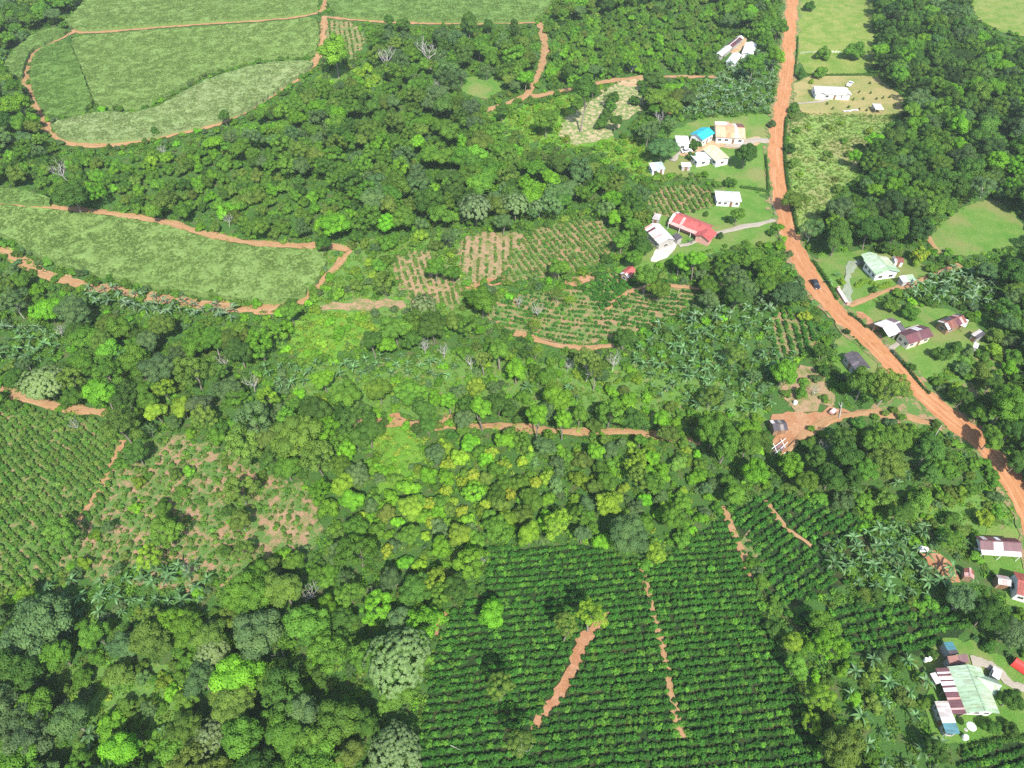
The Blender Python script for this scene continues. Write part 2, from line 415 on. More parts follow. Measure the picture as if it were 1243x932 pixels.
for z, p in Z: paint(z, p)
CANES = [
 dict(p=[(75, 27), (98, 8), (118, -30), (390, -30), (386, 0), (385, 12), (340, 19), (240, 25), (150, 32), (96, 35)], c=0),
 dict(p=[(96, 44), (150, 39), (240, 33), (340, 26), (384, 20), (388, 45), (382, 66), (340, 66), (300, 72), (250, 87), (215, 106), (190, 121), (165, 129), (116, 128), (103, 90), (85, 48)], c=0),
 dict(p=[(82, 46), (50, 58), (38, 70), (37, 100), (45, 125), (58, 142), (114, 130), (101, 90)], c=1),
 dict(p=[(60, 149), (116, 136), (165, 137), (193, 129), (219, 114), (254, 95), (304, 80), (340, 74), (381, 74), (378, 80), (345, 102), (318, 120), (295, 134), (262, 146), (230, 154), (180, 165), (140, 170), (100, 170), (72, 166)], c=2),
 dict(p=[(5, 78), (15, 62), (40, 41), (68, 32), (83, 38), (60, 48), (36, 60), (29, 78), (26, 95), (8, 88)], c=3),
 dict(p=[(396, -30), (398, 10), (420, 20), (560, 25), (640, 24), (662, 16), (690, -30)], c=3),
 dict(p=[(-120, 246), (0, 249), (60, 254), (130, 262), (200, 273), (250, 289), (300, 299), (350, 302), (393, 304), (396, 318), (386, 338), (366, 360), (330, 366), (280, 361), (200, 349), (130, 335), (80, 322), (40, 306), (10, 286), (-120, 240)], c=0),
 dict(p=[(-120, 215), (-20, 226), (30, 231), (62, 240), (58, 248), (0, 243), (-120, 238)], c=3),
]
for c in CANES: paint(CANE, c['p'])
TRACKS = [
 ('dirt_track', [(88, 36), (100, 41), (150, 37), (240, 30), (340, 24), (388, 17), (394, 8), (400, -30)], 3.0, 'red dirt track along the top of the big cane field'),
 ('dirt_track', [(92, 39), (60, 52), (36, 66), (31, 88), (33, 106), (42, 125), (54, 148), (66, 166), (90, 175), (118, 178), (165, 172), (215, 162), (265, 151), (300, 133), (345, 106), (378, 84), (388, 66), (392, 45), (394, 20)], 4.4, 'red dirt track curling around the big upper cane field'),
 ('dirt_track', [(392, 20), (420, 24), (500, 29), (560, 29), (650, 28)], 2.6, 'pale dirt track along the far fields behind the trees'),
 ('dirt_track', [(-100, 241), (0, 245), (60, 251), (130, 259), (200, 269), (250, 285), (300, 295), (350, 299), (395, 298), (428, 304)], 3.4, 'red dirt track along the top of the lower cane field'),
 ('dirt_track', [(-60, 272), (-10, 295), (25, 318), (60, 336), (110, 348), (180, 360), (250, 371), (310, 377), (345, 374)], 4.6, 'wide red dirt track along the bottom of the lower cane field'),
 ('dirt_track', [(362, 370), (384, 350), (400, 332), (425, 305)], 3.0, 'sandy track closing the right end of the lower cane field'),
 ('dirt_track', [(655, 28), (663, 58), (656, 88), (645, 105), (641, 116), (625, 123), (590, 134)], 4.0, 'dirt track winding down from the far fields'),
 ('dirt_track', [(638, 118), (660, 116), (690, 109), (730, 100), (765, 95), (800, 93), (870, 94)], 3.6, 'dirt track branching right towards the farm buildings'),
 ('dirt_track', [(-60, 455), (0, 473), (30, 485), (70, 494), (130, 502)], 3.4, 'red dirt track at the edge of the left wood'),
 ('dirt_track', [(430, 515), (470, 512), (540, 517), (600, 517), (650, 522), (715, 526), (760, 524), (800, 529), (850, 537)], 3.0, 'dirt track crossing the middle wood, half hidden by trees'),
 ('dirt_track', [(1130, 514), (1095, 506), (1050, 500), (1010, 508), (975, 528), (955, 548)], 2.6, 'dirt track from the road to the ruined farmyard'),
 ('dirt_track', [(777, 686), (785, 712), (796, 755), (808, 800), (815, 850), (828, 896)], 1.3, 'narrow footpath down through the coffee rows'),
 ('dirt_track', [(876, 615), (888, 642), (905, 680), (914, 705)], 1.8, 'footpath beside the upper coffee rows'),
 ('dirt_track', [(150, 535), (140, 555), (128, 590), (95, 632)], 1.8, 'footpath down through the left plantation'),
 ('dirt_track', [(1165, 322), (1140, 330), (1110, 344), (1070, 355), (1030, 372)], 2.4, 'tan dirt path below the green roofed bungalow'),
 ('dirt_track', [(1122, 283), (1138, 308)], 2.2, 'short red soil strip beside the right meadow'),
 ('dirt_track', [(735, 378), (752, 360), (770, 352), (800, 345), (850, 352)], 1.4, 'sandy path between the terraced rows'),
 ('dirt_track', [(625, 404), (660, 416), (700, 424), (745, 420)], 2.6, 'red soil path under the terraced rows'),
 ('dirt_track', [(930, 608), (950, 640), (985, 662)], 1.2, 'thin footpath across the upper coffee rows'),
 ('driveway', [(941, 268), (905, 276), (870, 284), (845, 294), (824, 299)], 2.4, 'pale driveway to the red roofed farmhouse'),
 ('driveway', [(936, 172), (915, 170), (898, 178), (880, 176)], 4.0, 'grey paved driveway to the hamlet of tin roofs'),
 ('driveway', [(1029, 372), (1027, 350), (1028, 334), (1034, 322), (1042, 318), (1050, 320)], 2.6, 'mossy curved driveway to the green roofed bungalow'),
 ('driveway', [(1178, 802), (1200, 806), (1218, 822), (1230, 834), (1262, 838)], 2.2, 'grey curved driveway to the big green roofed house'),
 ('driveway', [(968, 126), (985, 125), (1005, 122)], 1.6, 'thin driveway across the dry lawn'),
 ('driveway', [(1080, 424), (1095, 414)], 1.4, 'short concrete path to the maroon roofed house'),
 ('driveway', [(815, 196), (822, 188), (832, 180), (845, 178)], 2.4, 'sandy lane between the tin roofed sheds'),
]
for t in TRACKS: paint_line(NONE, t[1], (2.6 if 'middle' in t[3] else 6) if t[2] > 2 else 3.6)
paint_line(NONE, ROAD, 26)
paint(NONE, [(382, 371), (430, 364), (492, 363), (496, 377), (440, 378), (388, 379)])

# sheets under the zones
def zs(i): return Z[i][1]
for z, p in Z:
    if z == LAWN: sheet('lawn', p, M_past if (p[0][1] < 0) else M_lawn, .12, .7, 'short green grass around the houses' if p[0][1] > 0 else 'bright green pasture')
    elif z == COFFEE:
        soily = p[0][1] < 400; left = p[0][0] < 0
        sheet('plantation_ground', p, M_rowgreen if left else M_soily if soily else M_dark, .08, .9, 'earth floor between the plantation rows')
    elif z == VINE: sheet('meadow', p, M_vine, .1, 3.0, 'patch of bright lime herbs among the trees')
    elif z == ROUGH: sheet('rough_grass', p, M_rough, .1, .8, 'olive rough grass beside the road')
    elif z == SPARSE: sheet('plantation_ground', p, M_soilgreen, .08, 1.2, 'reddish soil with young plants')
    elif z == SCRUB: sheet('scrub_ground', p, M_weedy, .06, 1.2, 'weedy ground with patches of soil')
sheet('lawn', [(962, 93), (1062, 91), (1080, 106), (1096, 118), (1099, 139), (1040, 141), (965, 139)], M_lawny, .16, .35, 'dry tan mown lawn around the white house', round_=1)
sheet('lawn', [(812, 160), (860, 140), (945, 138), (936, 200), (932, 236), (900, 234), (850, 214), (800, 216), (785, 200)], M_lawn, .10, .8, 'weedy grass around the tin roofed hamlet')
sheet('lawn', [(752, 318), (790, 300), (800, 262), (870, 262), (943, 262), (943, 298), (900, 306), (830, 310), (790, 342), (752, 345)], M_lawn, .09, .8, 'grass around the red farmhouse and barn')
sheet('bare_soil', [(880, 60), (898, 45), (908, 48), (900, 62), (890, 66)], M_tan, .18, .3)
sheet('yard', [(818, 172), (868, 168), (905, 169), (925, 165), (920, 178), (890, 182), (872, 178), (868, 200), (845, 182), (835, 190), (824, 190)], M_tan, .17, .4, 'tan yard between the tin roofed houses')
sheet('yard', [(798, 300), (818, 292), (822, 298), (812, 312), (798, 318), (788, 318)], M_conc, .2, .15, 'pale concrete yard below the white barn')
sheet('bare_soil', [(728, 172), (690, 178), (676, 160), (690, 140), (715, 125), (735, 105), (775, 98), (785, 125), (770, 140), (752, 150), (740, 168)], M_sand, .18, 1.0, 'pale sandy clearing with rubble under the tall tree')
sheet('bare_soil', [(790, 120), (812, 125), (818, 138), (806, 142), (790, 132)], M_soil, .18, .5)
sheet('bare_soil', [(324, 626), (364, 616), (382, 648), (352, 658), (328, 650)], M_weedtan, .16, .8, 'bare red patch in the left plantation')
sheet('bare_soil', [(936, 506), (950, 498), (975, 504), (1000, 496), (1040, 496), (1045, 506), (1005, 515), (978, 526), (963, 549), (944, 551), (938, 532)], M_soil, .18, .8, 'red soil of the ruined farmyard')
sheet('bare_soil', [(956, 452), (985, 442), (1002, 462), (1014, 492), (985, 500), (962, 500), (948, 482)], M_weedtan, .21, .8, 'weedy slope above the ruined farmyard')
sheet('bare_soil', [(1075, 492), (1105, 478), (1130, 495), (1140, 512), (1110, 520), (1085, 508), (1048, 507), (1046, 498)], M_soilgreen, .18, .6, 'sandy verge at the road junction')
sheet('bare_soil', [(1112, 664), (1130, 668), (1158, 684), (1166, 704), (1152, 708), (1135, 695)], M_soil, .18, .5, 'red soil bank among the banana plants')
sheet('bare_soil', [(742, 743), (736, 752), (722, 772), (712, 788), (702, 812), (690, 838), (672, 862), (654, 884), (642, 890), (648, 872), (668, 848), (682, 822), (692, 800), (700, 776), (694, 774), (706, 768), (714, 764), (722, 752), (730, 744)], M_soil, .18, .35, 'bare earth strip through the lower plantation', step=.8)
sheet('bare_soil', [(898, 655), (915, 642), (925, 665), (935, 690), (915, 698), (902, 680)], M_soilgreen, .17, .8)
sheet('bare_soil', [(530, 755), (538, 742), (545, 745), (534, 752), (532, 772), (526, 770)], M_soil, .18, .3)
sheet('bare_soil', [(382, 371), (430, 365), (486, 364), (494, 374), (440, 376), (386, 377)], M_weedtan, .16, 1.0, 'tan soil strip above the bright herbs')
sheet('bare_soil', [(562, 300), (572, 286), (606, 283), (638, 285), (638, 298), (612, 316), (610, 336), (576, 344), (562, 330)], M_weedtan, .15, 1.2, 'tan soil of the striped plot')
sheet('bare_soil', [(484, 318), (518, 306), (545, 332), (556, 352), (552, 372), (505, 366), (486, 345)], M_weedtan, .15, 1.0)
sheet('bare_soil', [(1116, 470), (1132, 480), (1155, 500), (1182, 518), (1176, 524), (1145, 502), (1120, 482)], M_soilgreen, .2, .8, 'weedy cut bank along the road')
sheet('bare_soil', [(682, 344), (700, 336), (722, 330), (720, 340), (700, 348)], M_soil, .18, .5)
sheet('bare_soil', [(562, 346), (600, 338), (614, 334), (612, 345), (590, 350), (565, 352)], M_soil, .17, .5)
sheet('bare_soil', [(1140, 470), (1175, 460), (1200, 430), (1243, 420), (1230, 470), (1180, 490)], M_soilgreen, .17, 1.0)
sheet('bare_soil', [(1042, 378), (1060, 388), (1062, 400), (1052, 402), (1036, 386)], M_soil, .17, .4)
sheet('bare_soil', [(470, 505), (488, 502), (496, 512), (480, 518)], M_soil, .18, .5)
sheet('bare_soil', [(535, 508), (555, 500), (572, 508), (560, 520), (540, 522)], M_soil, .18, .5)
sheet('bare_soil', [(745, 100), (775, 94), (800, 98), (780, 104), (760, 106)], M_tan, .19, .5)
sheet('bare_soil', [(-30, 852), (40, 846), (75, 838), (40, 856), (-30, 862)], M_soil, .17, .6)
for nm, pts, w, lab in TRACKS:
    w = w*.84 if w > 2 else w
    mat = M_track
    if nm == 'driveway': mat = M_dgreen if 'mossy' in lab else M_drive
    strip(nm, pts, w, mat, .24, .22 if w < 2 else .55, lab)
strip('road_verge', ROAD, 8.6, M_soilgreen, .22, 1.0, 'dusty weedy verge along the laterite road', cross=7)
strip('road', ROAD, 6.4, M_road, .3, .5, 'orange laterite road winding down past the houses', cross=9,
      widths=[5.4, 5.6, 5.8, 5.8, 5.8, 5.8, 5.8, 5.8, 5.8, 6.2, 5.8, 5.4])
# ------------------------------------------------------------------ plants: leaf-by-leaf crowns
PAL = dict(D=(.066, .156, .026), G=(.102, .230, .028), L=(.135, .325, .024), Y=(.180, .315, .030), O=(.122, .214, .036), B=(.098, .190, .064), P=(.125, .215, .066), K=(.044, .098, .026))
M_leaf = leaf_mat('leaves'); M_leaf_i = leaf_mat('leaves_scattered', True)
M_cream = leaf_mat('leaves_with_cream_blossom', blossom=(.25, .32, .16))
M_yel = leaf_mat('leaves_with_yellow_blossom', blossom=(.50, .46, .04))
M_ban = leaf_mat('banana_leaves', blossom=(.17, .27, .12), rough=.48, trans=.25, spec=.35); M_ban_i = leaf_mat('banana_leaves_scattered', True, (.17, .27, .12), .48, .2, .5)
M_bark = plain_mat('bark', (.22, .19, .15), .9, .1, .35, 2)
M_pale = plain_mat('pale_bark', (.36, .33, .28), .85, .1, .3, 2)
M_twig = plain_mat('grey_twigs', (.40, .37, .34), .9, .1, .3, 2)

def unit(v): return v/np.maximum(np.linalg.norm(v, axis=-1, keepdims=True), 1e-6)
def leaf_quads(P, Nn, size, aspect=.62, rng=RNG):
    """one slightly folded quad per point"""
    n = len(P); r = unit(rng.normal(size=(n, 3))); t = unit(np.cross(Nn, r)); b = np.cross(Nn, t)
    s = (np.asarray(size)*rng.uniform(.7, 1.3, n))[:, None]
    tip = -.18*s*Nn
    v = np.stack([P-t*s*.5+tip, P-b*s*.5*aspect, P+t*s*.5+tip, P+b*s*.5*aspect], 1).reshape(-1, 3)
    f = np.arange(n*4).reshape(n, 4)
    return v, f
def sphere_quads(c, r, sq, rng):
    k, m = 8, 5; th = np.linspace(0, 2*np.pi, k, endpoint=False); ph = np.linspace(-1.35, 1.35, m)
    v = np.array([[np.cos(p)*np.cos(t), np.cos(p)*np.sin(t), np.sin(p)*sq] for p in ph for t in th])*r*rng.uniform(.88, 1.1, (k*m, 1))+c
    f = [[a*k+i, a*k+(i+1) % k, (a+1)*k+(i+1) % k, (a+1)*k+i] for a in range(m-1) for i in range(k)]
    f2 = [[(m-1)*k+(a), (m-1)*k+(a+1) % k, (m-1)*k+(a+2) % k, (m-1)*k+(a+3) % k] for a in (0, 3)]
    return v, np.array(f+f2)
def crown(seed, nl=22, leaves=2600, leaf=.13, flat=.8, lob=(.26, .44), low=-.35, core=.80, spread=.68, bl=0.0, bl_top=False, gap=0.0, open_=False):
    rng = np.random.default_rng(seed); C = []; R = []; ax = rng.uniform(.80, .95); a0 = rng.uniform(0, 3.14)
    for i in range(nl*6):
        if len(C) >= nl: break
        z = rng.uniform(low, 1); a = rng.uniform(0, 2*np.pi); q = math.sqrt(max(0, 1-z*z))
        r = rng.uniform(lob[0]*.75, lob[1]); d = spread*(ax+(1-ax)*math.cos(2*(a-a0)))*rng.uniform(.70, 1.22)
        c = np.array([q*math.cos(a)*d, q*math.sin(a)*d, z*d*flat])
        if any(np.linalg.norm(c-o) < .55*(r+s)*(1+gap) for o, s in zip(C, R)): continue
        C.append(c); R.append(r)
    if not open_: C.append(np.array([0, 0, .05])); R.append(.55)
    C = np.array(C); R = np.array(R); w = R**2; w /= w.sum()
    V = []; F = []; rnd = []; BL = []; nv = 0
    k = rng.choice(len(C), leaves, p=w); d = unit(rng.normal(size=(leaves, 3))+np.array([0, 0, .35])+unit(C[k]+[0, 0, .1])*.5)
    P = C[k]+d*R[k][:, None]*rng.uniform(.78, 1.10, (leaves, 1))*np.array([1, 1, .85])
    Nn = unit(d+rng.normal(size=(leaves, 3))*.27+np.array([0, 0, .35]))
    v, f = leaf_quads(P, Nn, leaf, .66, rng); V.append(v); F.append(f); nv += len(v)
    lobe_r = rng.uniform(.15, .85, len(C)); rn = np.clip(lobe_r[k]*.74+rng.uniform(0, 1, leaves)*.26, 0, 1); rnd.append(rn)
    b = (rng.uniform(0, 1, leaves) < bl)*rng.uniform(.5, 1, leaves)
    if bl_top: b = b*(P[:, 2] > .1)
    BL.append(b)
    if core:
        for c, r, lr in zip(C, R, lobe_r):
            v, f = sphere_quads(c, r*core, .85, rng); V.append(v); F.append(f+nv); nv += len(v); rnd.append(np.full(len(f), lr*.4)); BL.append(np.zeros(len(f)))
    return np.concatenate(V), np.concatenate(F), dict(rnd=np.concatenate(rnd), bl=np.concatenate(BL))
def rosette_crown(seed, n=190, flat=.62, size=.115, cover=1.0, petals=9):
    """a dome of many small pale leaf rosettes over a green under-crown"""
    rng = np.random.default_rng(seed); V0, F0, A = crown(seed+1, 26, 1500, .11, flat, (.24, .36), -.3, .86, .64)
    V0 = V0*.93
    V = [V0]; F = [F0]; nv = len(V0); rnd = [A['rnd']]; BL = [A['bl']]
    for i in range(n):
        z = 1-(i+.5)/n*1.05; a = i*2.39996+rng.normal()*.12; q = math.sqrt(max(0, 1-z*z)); bump = 1+.10*math.sin(3*a+seed)+.11*math.sin(5*a-seed)*math.sin(6*z+seed)+rng.normal()*.05
        if rng.uniform() > cover: continue
        d = np.array([q*math.cos(a), q*math.sin(a), z*flat]); c = d*bump*.97; up = unit(d*np.array([1, 1, 1.4])+[0, 0, .35]); r = size*rng.uniform(.75, 1.25)
        t = unit(np.cross(up, [.3, .2, .9])); b = np.cross(up, t)
        for j in range(petals):
            an = 2*np.pi*j/petals+rng.uniform(0, .5); o = t*math.cos(an)+b*math.sin(an); s = t*-math.sin(an)+b*math.cos(an); l = r*rng.uniform(.8, 1.15)
            V.append(np.array([c+up*.02, c+o*l*.6+s*l*.3+up*.03, c+o*l-up*l*.35, c+o*l*.6-s*l*.3+up*.03])); F.append(np.arange(4)[None]+nv); nv += 4
            rnd.append([rng.uniform(.3, 1)]); BL.append([rng.uniform(.05, .45)])
        for _ in range(4):
            p = c+up*rng.uniform(.02, .05)+(t*rng.normal()+b*rng.normal())*r*.28; v, f = leaf_quads(p[None], up[None], r*.5, .9, rng)
            V.append(v); F.append(f+nv); nv += 4; rnd.append([1]); BL.append([rng.uniform(.5, 1)])
    return np.concatenate(V), np.concatenate(F), dict(rnd=np.concatenate(rnd), bl=np.concatenate(BL))

def branches(seed, h=1.0, lean=.08, n=6, r=.035, rec=2, up=.9, spread=.75, lo=.45, fine=4):
    """tapered trunk with forking limbs, total height about h"""
    rng = np.random.default_rng(seed); m = MB(); tips = []
    def go(p, d, L, r0, lev):
        k = 3; q = p
        for i in range(k):
            d = unit(d+rng.normal(size=3)*.12+np.array([0, 0, .05])); e = q+d*L/k; r1 = r0*(1-.16*(i+1)) if lev else r0*(1-.1*(i+1))
            m.tube(q, e, r0*(1-.16*i) if lev else r0*(1-.1*i), r1, 6 if lev < 2 else 4, cap=False); q = e
        if lev >= rec: tips.append(q); return
        nb = n if lev == 0 else fine
        for j in range(nb):
            a = 2*np.pi*(j+rng.uniform(-.25, .25))/nb; o = np.array([math.cos(a), math.sin(a), 0])
            dd = unit(o*spread+np.array([0, 0, up*rng.uniform(.5, 1.1)])+d*.35)
            go(q-d*L*rng.uniform(0, .35 if lev else .3), dd, L*rng.uniform(.5, .75) if lev else (h-lo)*rng.uniform(.55, .8), r0*.55, lev+1)
    go(np.array([0, 0, -.04]), unit(np.array([rng.normal()*lean, rng.normal()*lean, 1])), lo+.04, r, 0)
    return m, np.array(tips)
def sparse_crown(seed, tips, per=90, leaf=.058, rad=.15):
    rng = np.random.default_rng(seed); V = []; F = []; nv = 0; rnd = []
    for t in tips:
        k = rng.integers(per//2, per+1); P = t+rng.normal(size=(k, 3))*rad*np.array([1, 1, .55])+[0, 0, rad*.3]
        v, f = leaf_quads(P, unit(rng.normal(size=(k, 3))*.6+[0, 0, 1]), leaf, .6, rng); V.append(v); F.append(f+nv); nv += len(v); rnd.append(np.clip(rng.uniform(0, 1)*.5+rng.uniform(0, .5, k), 0, 1))
    r = np.concatenate(rnd); return np.concatenate(V), np.concatenate(F), dict(rnd=r, bl=np.zeros(len(r)))
def banana_mesh(seed, n=9, L=2.35, w=.46, H=2.0):
    rng = np.random.default_rng(seed); V = []; F = []; nv = 0; rnd = []; BL = []; S = 7
    for i in range(n):
        a = 2.39996*i+rng.normal()*.2; el = rng.uniform(.45, 1.25) if i < n-2 else rng.uniform(1.2, 1.45); l = L*rng.uniform(.75, 1.12); p = np.array([0, 0, H]); e = el
        o = np.array([math.cos(a), math.sin(a), 0]); s = np.array([-o[1], o[0], 0]); tw = rng.normal()*.35; rr = rng.uniform(0, 1)
        for k in range(S+1):
            t = k/S; ww = w*.5*(math.sin(math.pi*min(1, .10+.9*t))**.55)*(1 if k else .15)
            if k == S: ww = .04
            u = np.array([0, 0, 1])*math.cos(e)-o*math.sin(e); side = s*math.cos(tw)+u*math.sin(tw)
            rag = rng.uniform(.85, 1.1)
            V += [p-side*ww*rag+u*ww*.35, p-u*0.0, p+side*ww*rag+u*ww*.35]
            if k < S:
                for c in (0, 1): F.append([nv+k*3+c, nv+k*3+c+1, nv+k*3+4+c, nv+k*3+3+c]); rnd.append(np.clip(rr*.6+rng.uniform(0, .4), 0, 1)); BL.append(.4*rng.uniform(0, 1)**2)
            p = p+(o*math.cos(e)+np.array([0, 0, 1])*math.sin(e))*l/S; e -= rng.uniform(.18, .34)
        nv = len(V)
    return np.array(V), np.array(F), dict(rnd=np.array(rnd), bl=np.array(BL))
def tuft(seed, n=26, leaf=.42, h=.8, blade=False):
    rng = np.random.default_rng(seed)
    if not blade:
        d = unit(rng.normal(size=(n, 3))*[1, 1, .8]+[0, 0, .4]); d[:, 2] = np.abs(d[:, 2]); P = d*rng.uniform(.45, 1, (n, 1))*[1, 1, h]
        v, f = leaf_quads(P, unit(d+rng.normal(size=(n, 3))*.4+[0, 0, .5]), leaf, .68, rng)
        return v, f, dict(rnd=rng.uniform(0, 1, n), bl=np.zeros(n))
    V = []; F = []; rnd = []
    for i in range(n):
        a = rng.uniform(0, 6.28); o = np.array([math.cos(a), math.sin(a), 0]); s = np.array([-o[1], o[0], 0])*leaf*.5; b = np.array([rng.normal()*.3, rng.normal()*.3, 0]); hh = h*rng.uniform(.7, 1.15); ln = rng.uniform(.25, .8)
        p1 = b+o*ln*.35+[0, 0, hh]; p2 = b+o*ln+[0, 0, hh*rng.uniform(.55, 1.0)]; k = len(V)
        V += [b-s*.6, b+s*.6, p1+s, p1-s, p2]; F += [[k, k+1, k+2, k+3], [k+3, k+2, k+4, k+4]]; rnd += [rng.uniform(0, 1)]*2
    F = [q if q[2] != q[3] else q[:3] for q in F]
    return np.array(V), F, dict(rnd=np.array(rnd), bl=np.zeros(len(F)))

def protos(fn, seeds, mat, **kw):
    out = []
    for s in seeds:
        v, f, a = fn(s, **kw); out.append(mk_mesh('foliage', v, f, mat, False, a))
    return out
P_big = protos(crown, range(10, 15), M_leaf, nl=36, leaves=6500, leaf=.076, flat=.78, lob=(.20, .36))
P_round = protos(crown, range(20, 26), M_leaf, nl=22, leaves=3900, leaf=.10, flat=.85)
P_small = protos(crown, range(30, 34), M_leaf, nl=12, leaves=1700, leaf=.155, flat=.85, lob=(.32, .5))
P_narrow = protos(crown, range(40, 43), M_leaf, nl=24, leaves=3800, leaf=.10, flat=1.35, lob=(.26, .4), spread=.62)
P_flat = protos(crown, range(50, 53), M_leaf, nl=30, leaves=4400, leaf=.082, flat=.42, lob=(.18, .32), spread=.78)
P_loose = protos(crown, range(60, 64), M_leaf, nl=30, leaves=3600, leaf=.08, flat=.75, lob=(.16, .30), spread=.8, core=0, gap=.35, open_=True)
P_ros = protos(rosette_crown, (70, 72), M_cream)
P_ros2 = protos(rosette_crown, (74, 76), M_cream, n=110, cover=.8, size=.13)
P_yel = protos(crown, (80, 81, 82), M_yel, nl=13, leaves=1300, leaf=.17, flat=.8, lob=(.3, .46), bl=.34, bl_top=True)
P_ban = protos(banana_mesh, range(90, 96), M_ban)
T_norm = []; T_pale = []; T_spr = []; C_spr = []; T_bare = []
for s in (100, 101, 102): m, _ = branches(s, 1.0, .06, 4, .038, 1, .8, .7, .62); T_norm.append(m)
for s in (110, 111, 112, 113):
    m, tp = branches(s, 1.0, .10, 5, .026, 2, .8, .85, .5, 3); T_spr.append(m)
    v, f, a = sparse_crown(s, tp); C_spr.append(mk_mesh('foliage', v, f, M_leaf, False, a))
for s in (120, 121, 122, 123): m, _ = branches(s, 1.0, .10, 6, .028, 3, .85, .8, .42, 3); T_bare.append(m)
def meshes(L, nm, mat): return [mk_mesh(nm, m.v, m.f, mat, True) for m in L]
T_norm_m = meshes(T_norm, 'trunk', M_bark); T_spr_m = meshes(T_spr, 'trunk', M_pale); T_bare_m = meshes(T_bare, 'trunk', M_twig)
sm = MB(); sm.lathe([(.16, -.3), (.14, .6), (.12, 1.5), (.09, 2.25)], 8); P_stem = mk_mesh('stem', sm.v, sm.f, plain_mat('banana_stem', (.20, .24, .10), .6, .3), True)

# ------------------------------------------------------------------ scattered stuff (geometry nodes, one object each)
_src = [0]
def source_collection(name, mesh_list, mat):
    c = bpy.data.collections.new(name)
    for me in mesh_list:
        k = me.copy(); k.materials.clear(); k.materials.append(mat); _src[0] += 1
        c.objects.link(bpy.data.objects.new('plant_source_%03d' % _src[0], k))
    return c
def scatter(name, coll, pts, yaw, scl, idx, tint, label=None, tilt=None, base=None):
    """pts with per-copy yaw / scale / source index / tint; base = optional (verts, faces, material) joined in"""
    n = len(pts); me = bpy.data.meshes.new(name); bv, bf, bm = base if base else (np.zeros((0, 3)), [], None)
    nb = len(bv)
    me.from_pydata(np.concatenate([bv, pts]).tolist(), [], bf)
    sel = np.zeros(nb+n, bool); sel[nb:] = True
    def put(nm, typ, arr, fld):
        arr = np.asarray(arr, np.float32 if typ != 'INT' else np.int32); full = np.zeros((nb+n,)+arr.shape[1:], arr.dtype); full[nb:] = arr
        me.attributes.new(nm, typ, 'POINT').data.foreach_set(fld, full.ravel())
    rot = np.zeros((n, 3)); rot[:, 2] = yaw
    if tilt is not None: rot[:, :2] = tilt
    put('rot', 'FLOAT_VECTOR', rot, 'vector'); put('scl', 'FLOAT_VECTOR', scl if np.ndim(scl) == 2 else np.repeat(np.asarray(scl)[:, None], 3, 1), 'vector')
    put('pick', 'INT', idx, 'value'); put('tint', 'FLOAT_COLOR', np.column_stack([tint, np.ones(n)]), 'color')
    me.attributes.new('sel', 'BOOLEAN', 'POINT').data.foreach_set('value', sel)
    if bm: me.materials.append(bm)
    o = link(name, me); tag(o, label, None, None, 'stuff')
    ng = bpy.data.node_groups.new('scatter', 'GeometryNodeTree')
    ng.interface.new_socket('Geometry', in_out='INPUT', socket_type='NodeSocketGeometry'); ng.interface.new_socket('Geometry', in_out='OUTPUT', socket_type='NodeSocketGeometry')
    gi = ng.nodes.new('NodeGroupInput'); go = ng.nodes.new('NodeGroupOutput'); ip = ng.nodes.new('GeometryNodeInstanceOnPoints'); ci = ng.nodes.new('GeometryNodeCollectionInfo')
    ci.inputs['Collection'].default_value = coll; ci.inputs['Separate Children'].default_value = True; ci.inputs['Reset Children'].default_value = True
    def attr(nm, t):
        a = ng.nodes.new('GeometryNodeInputNamedAttribute'); a.data_type = t; a.inputs[0].default_value = nm; return a.outputs[0]
    L = ng.links.new
    L(gi.outputs[0], ip.inputs['Points']); L(ci.outputs[0], ip.inputs['Instance']); ip.inputs['Pick Instance'].default_value = True
    L(attr('sel', 'BOOLEAN'), ip.inputs['Selection']); L(attr('pick', 'INT'), ip.inputs['Instance Index']); L(attr('scl', 'FLOAT_VECTOR'), ip.inputs['Scale'])
    e2r = ng.nodes.new('FunctionNodeEulerToRotation'); L(attr('rot', 'FLOAT_VECTOR'), e2r.inputs[0]); L(e2r.outputs[0], ip.inputs['Rotation'])
    if base:
        j = ng.nodes.new('GeometryNodeJoinGeometry'); L(gi.outputs[0], j.inputs[0]); L(ip.outputs[0], j.inputs[0]); L(j.outputs[0], go.inputs[0])
    else: L(ip.outputs[0], go.inputs[0])
    md = o.modifiers.new('scatter', 'NODES'); md.node_group = ng
    return o
S_tuft = source_collection('leaf_tufts', protos(tuft, range(200, 206), M_leaf_i), M_leaf_i)
S_blade = source_collection('grass_tufts', protos(tuft, range(210, 214), M_leaf_i, n=22, leaf=.10, h=.9, blade=True), M_leaf_i)
S_cane = source_collection('cane_tufts', protos(tuft, range(220, 226), M_leaf_i, n=24, leaf=.11, h=1.0, blade=True), M_leaf_i)
S_bush = source_collection('coffee_sources', protos(crown, range(230, 234), M_leaf_i, nl=8, leaves=240, leaf=.34, flat=.9, lob=(.34, .5), core=.72), M_leaf_i)
P_bush = protos(crown, range(230, 234), M_leaf, nl=9, leaves=420, leaf=.27, flat=.9, lob=(.34, .5), core=.72)
S_tree = source_collection('tree_sources', P_round[:4]+P_small[:3]+P_big[:2]+P_flat[:1]+P_loose[:3]+P_narrow[:1], M_leaf_i)
S_shrub = source_collection('shrub_sources', P_small+protos(crown, range(240, 243), M_leaf_i, nl=7, leaves=900, leaf=.20, flat=.6, lob=(.34, .55), spread=.75), M_leaf_i)
S_ban = source_collection('banana_sources', P_ban[:4], M_ban_i)
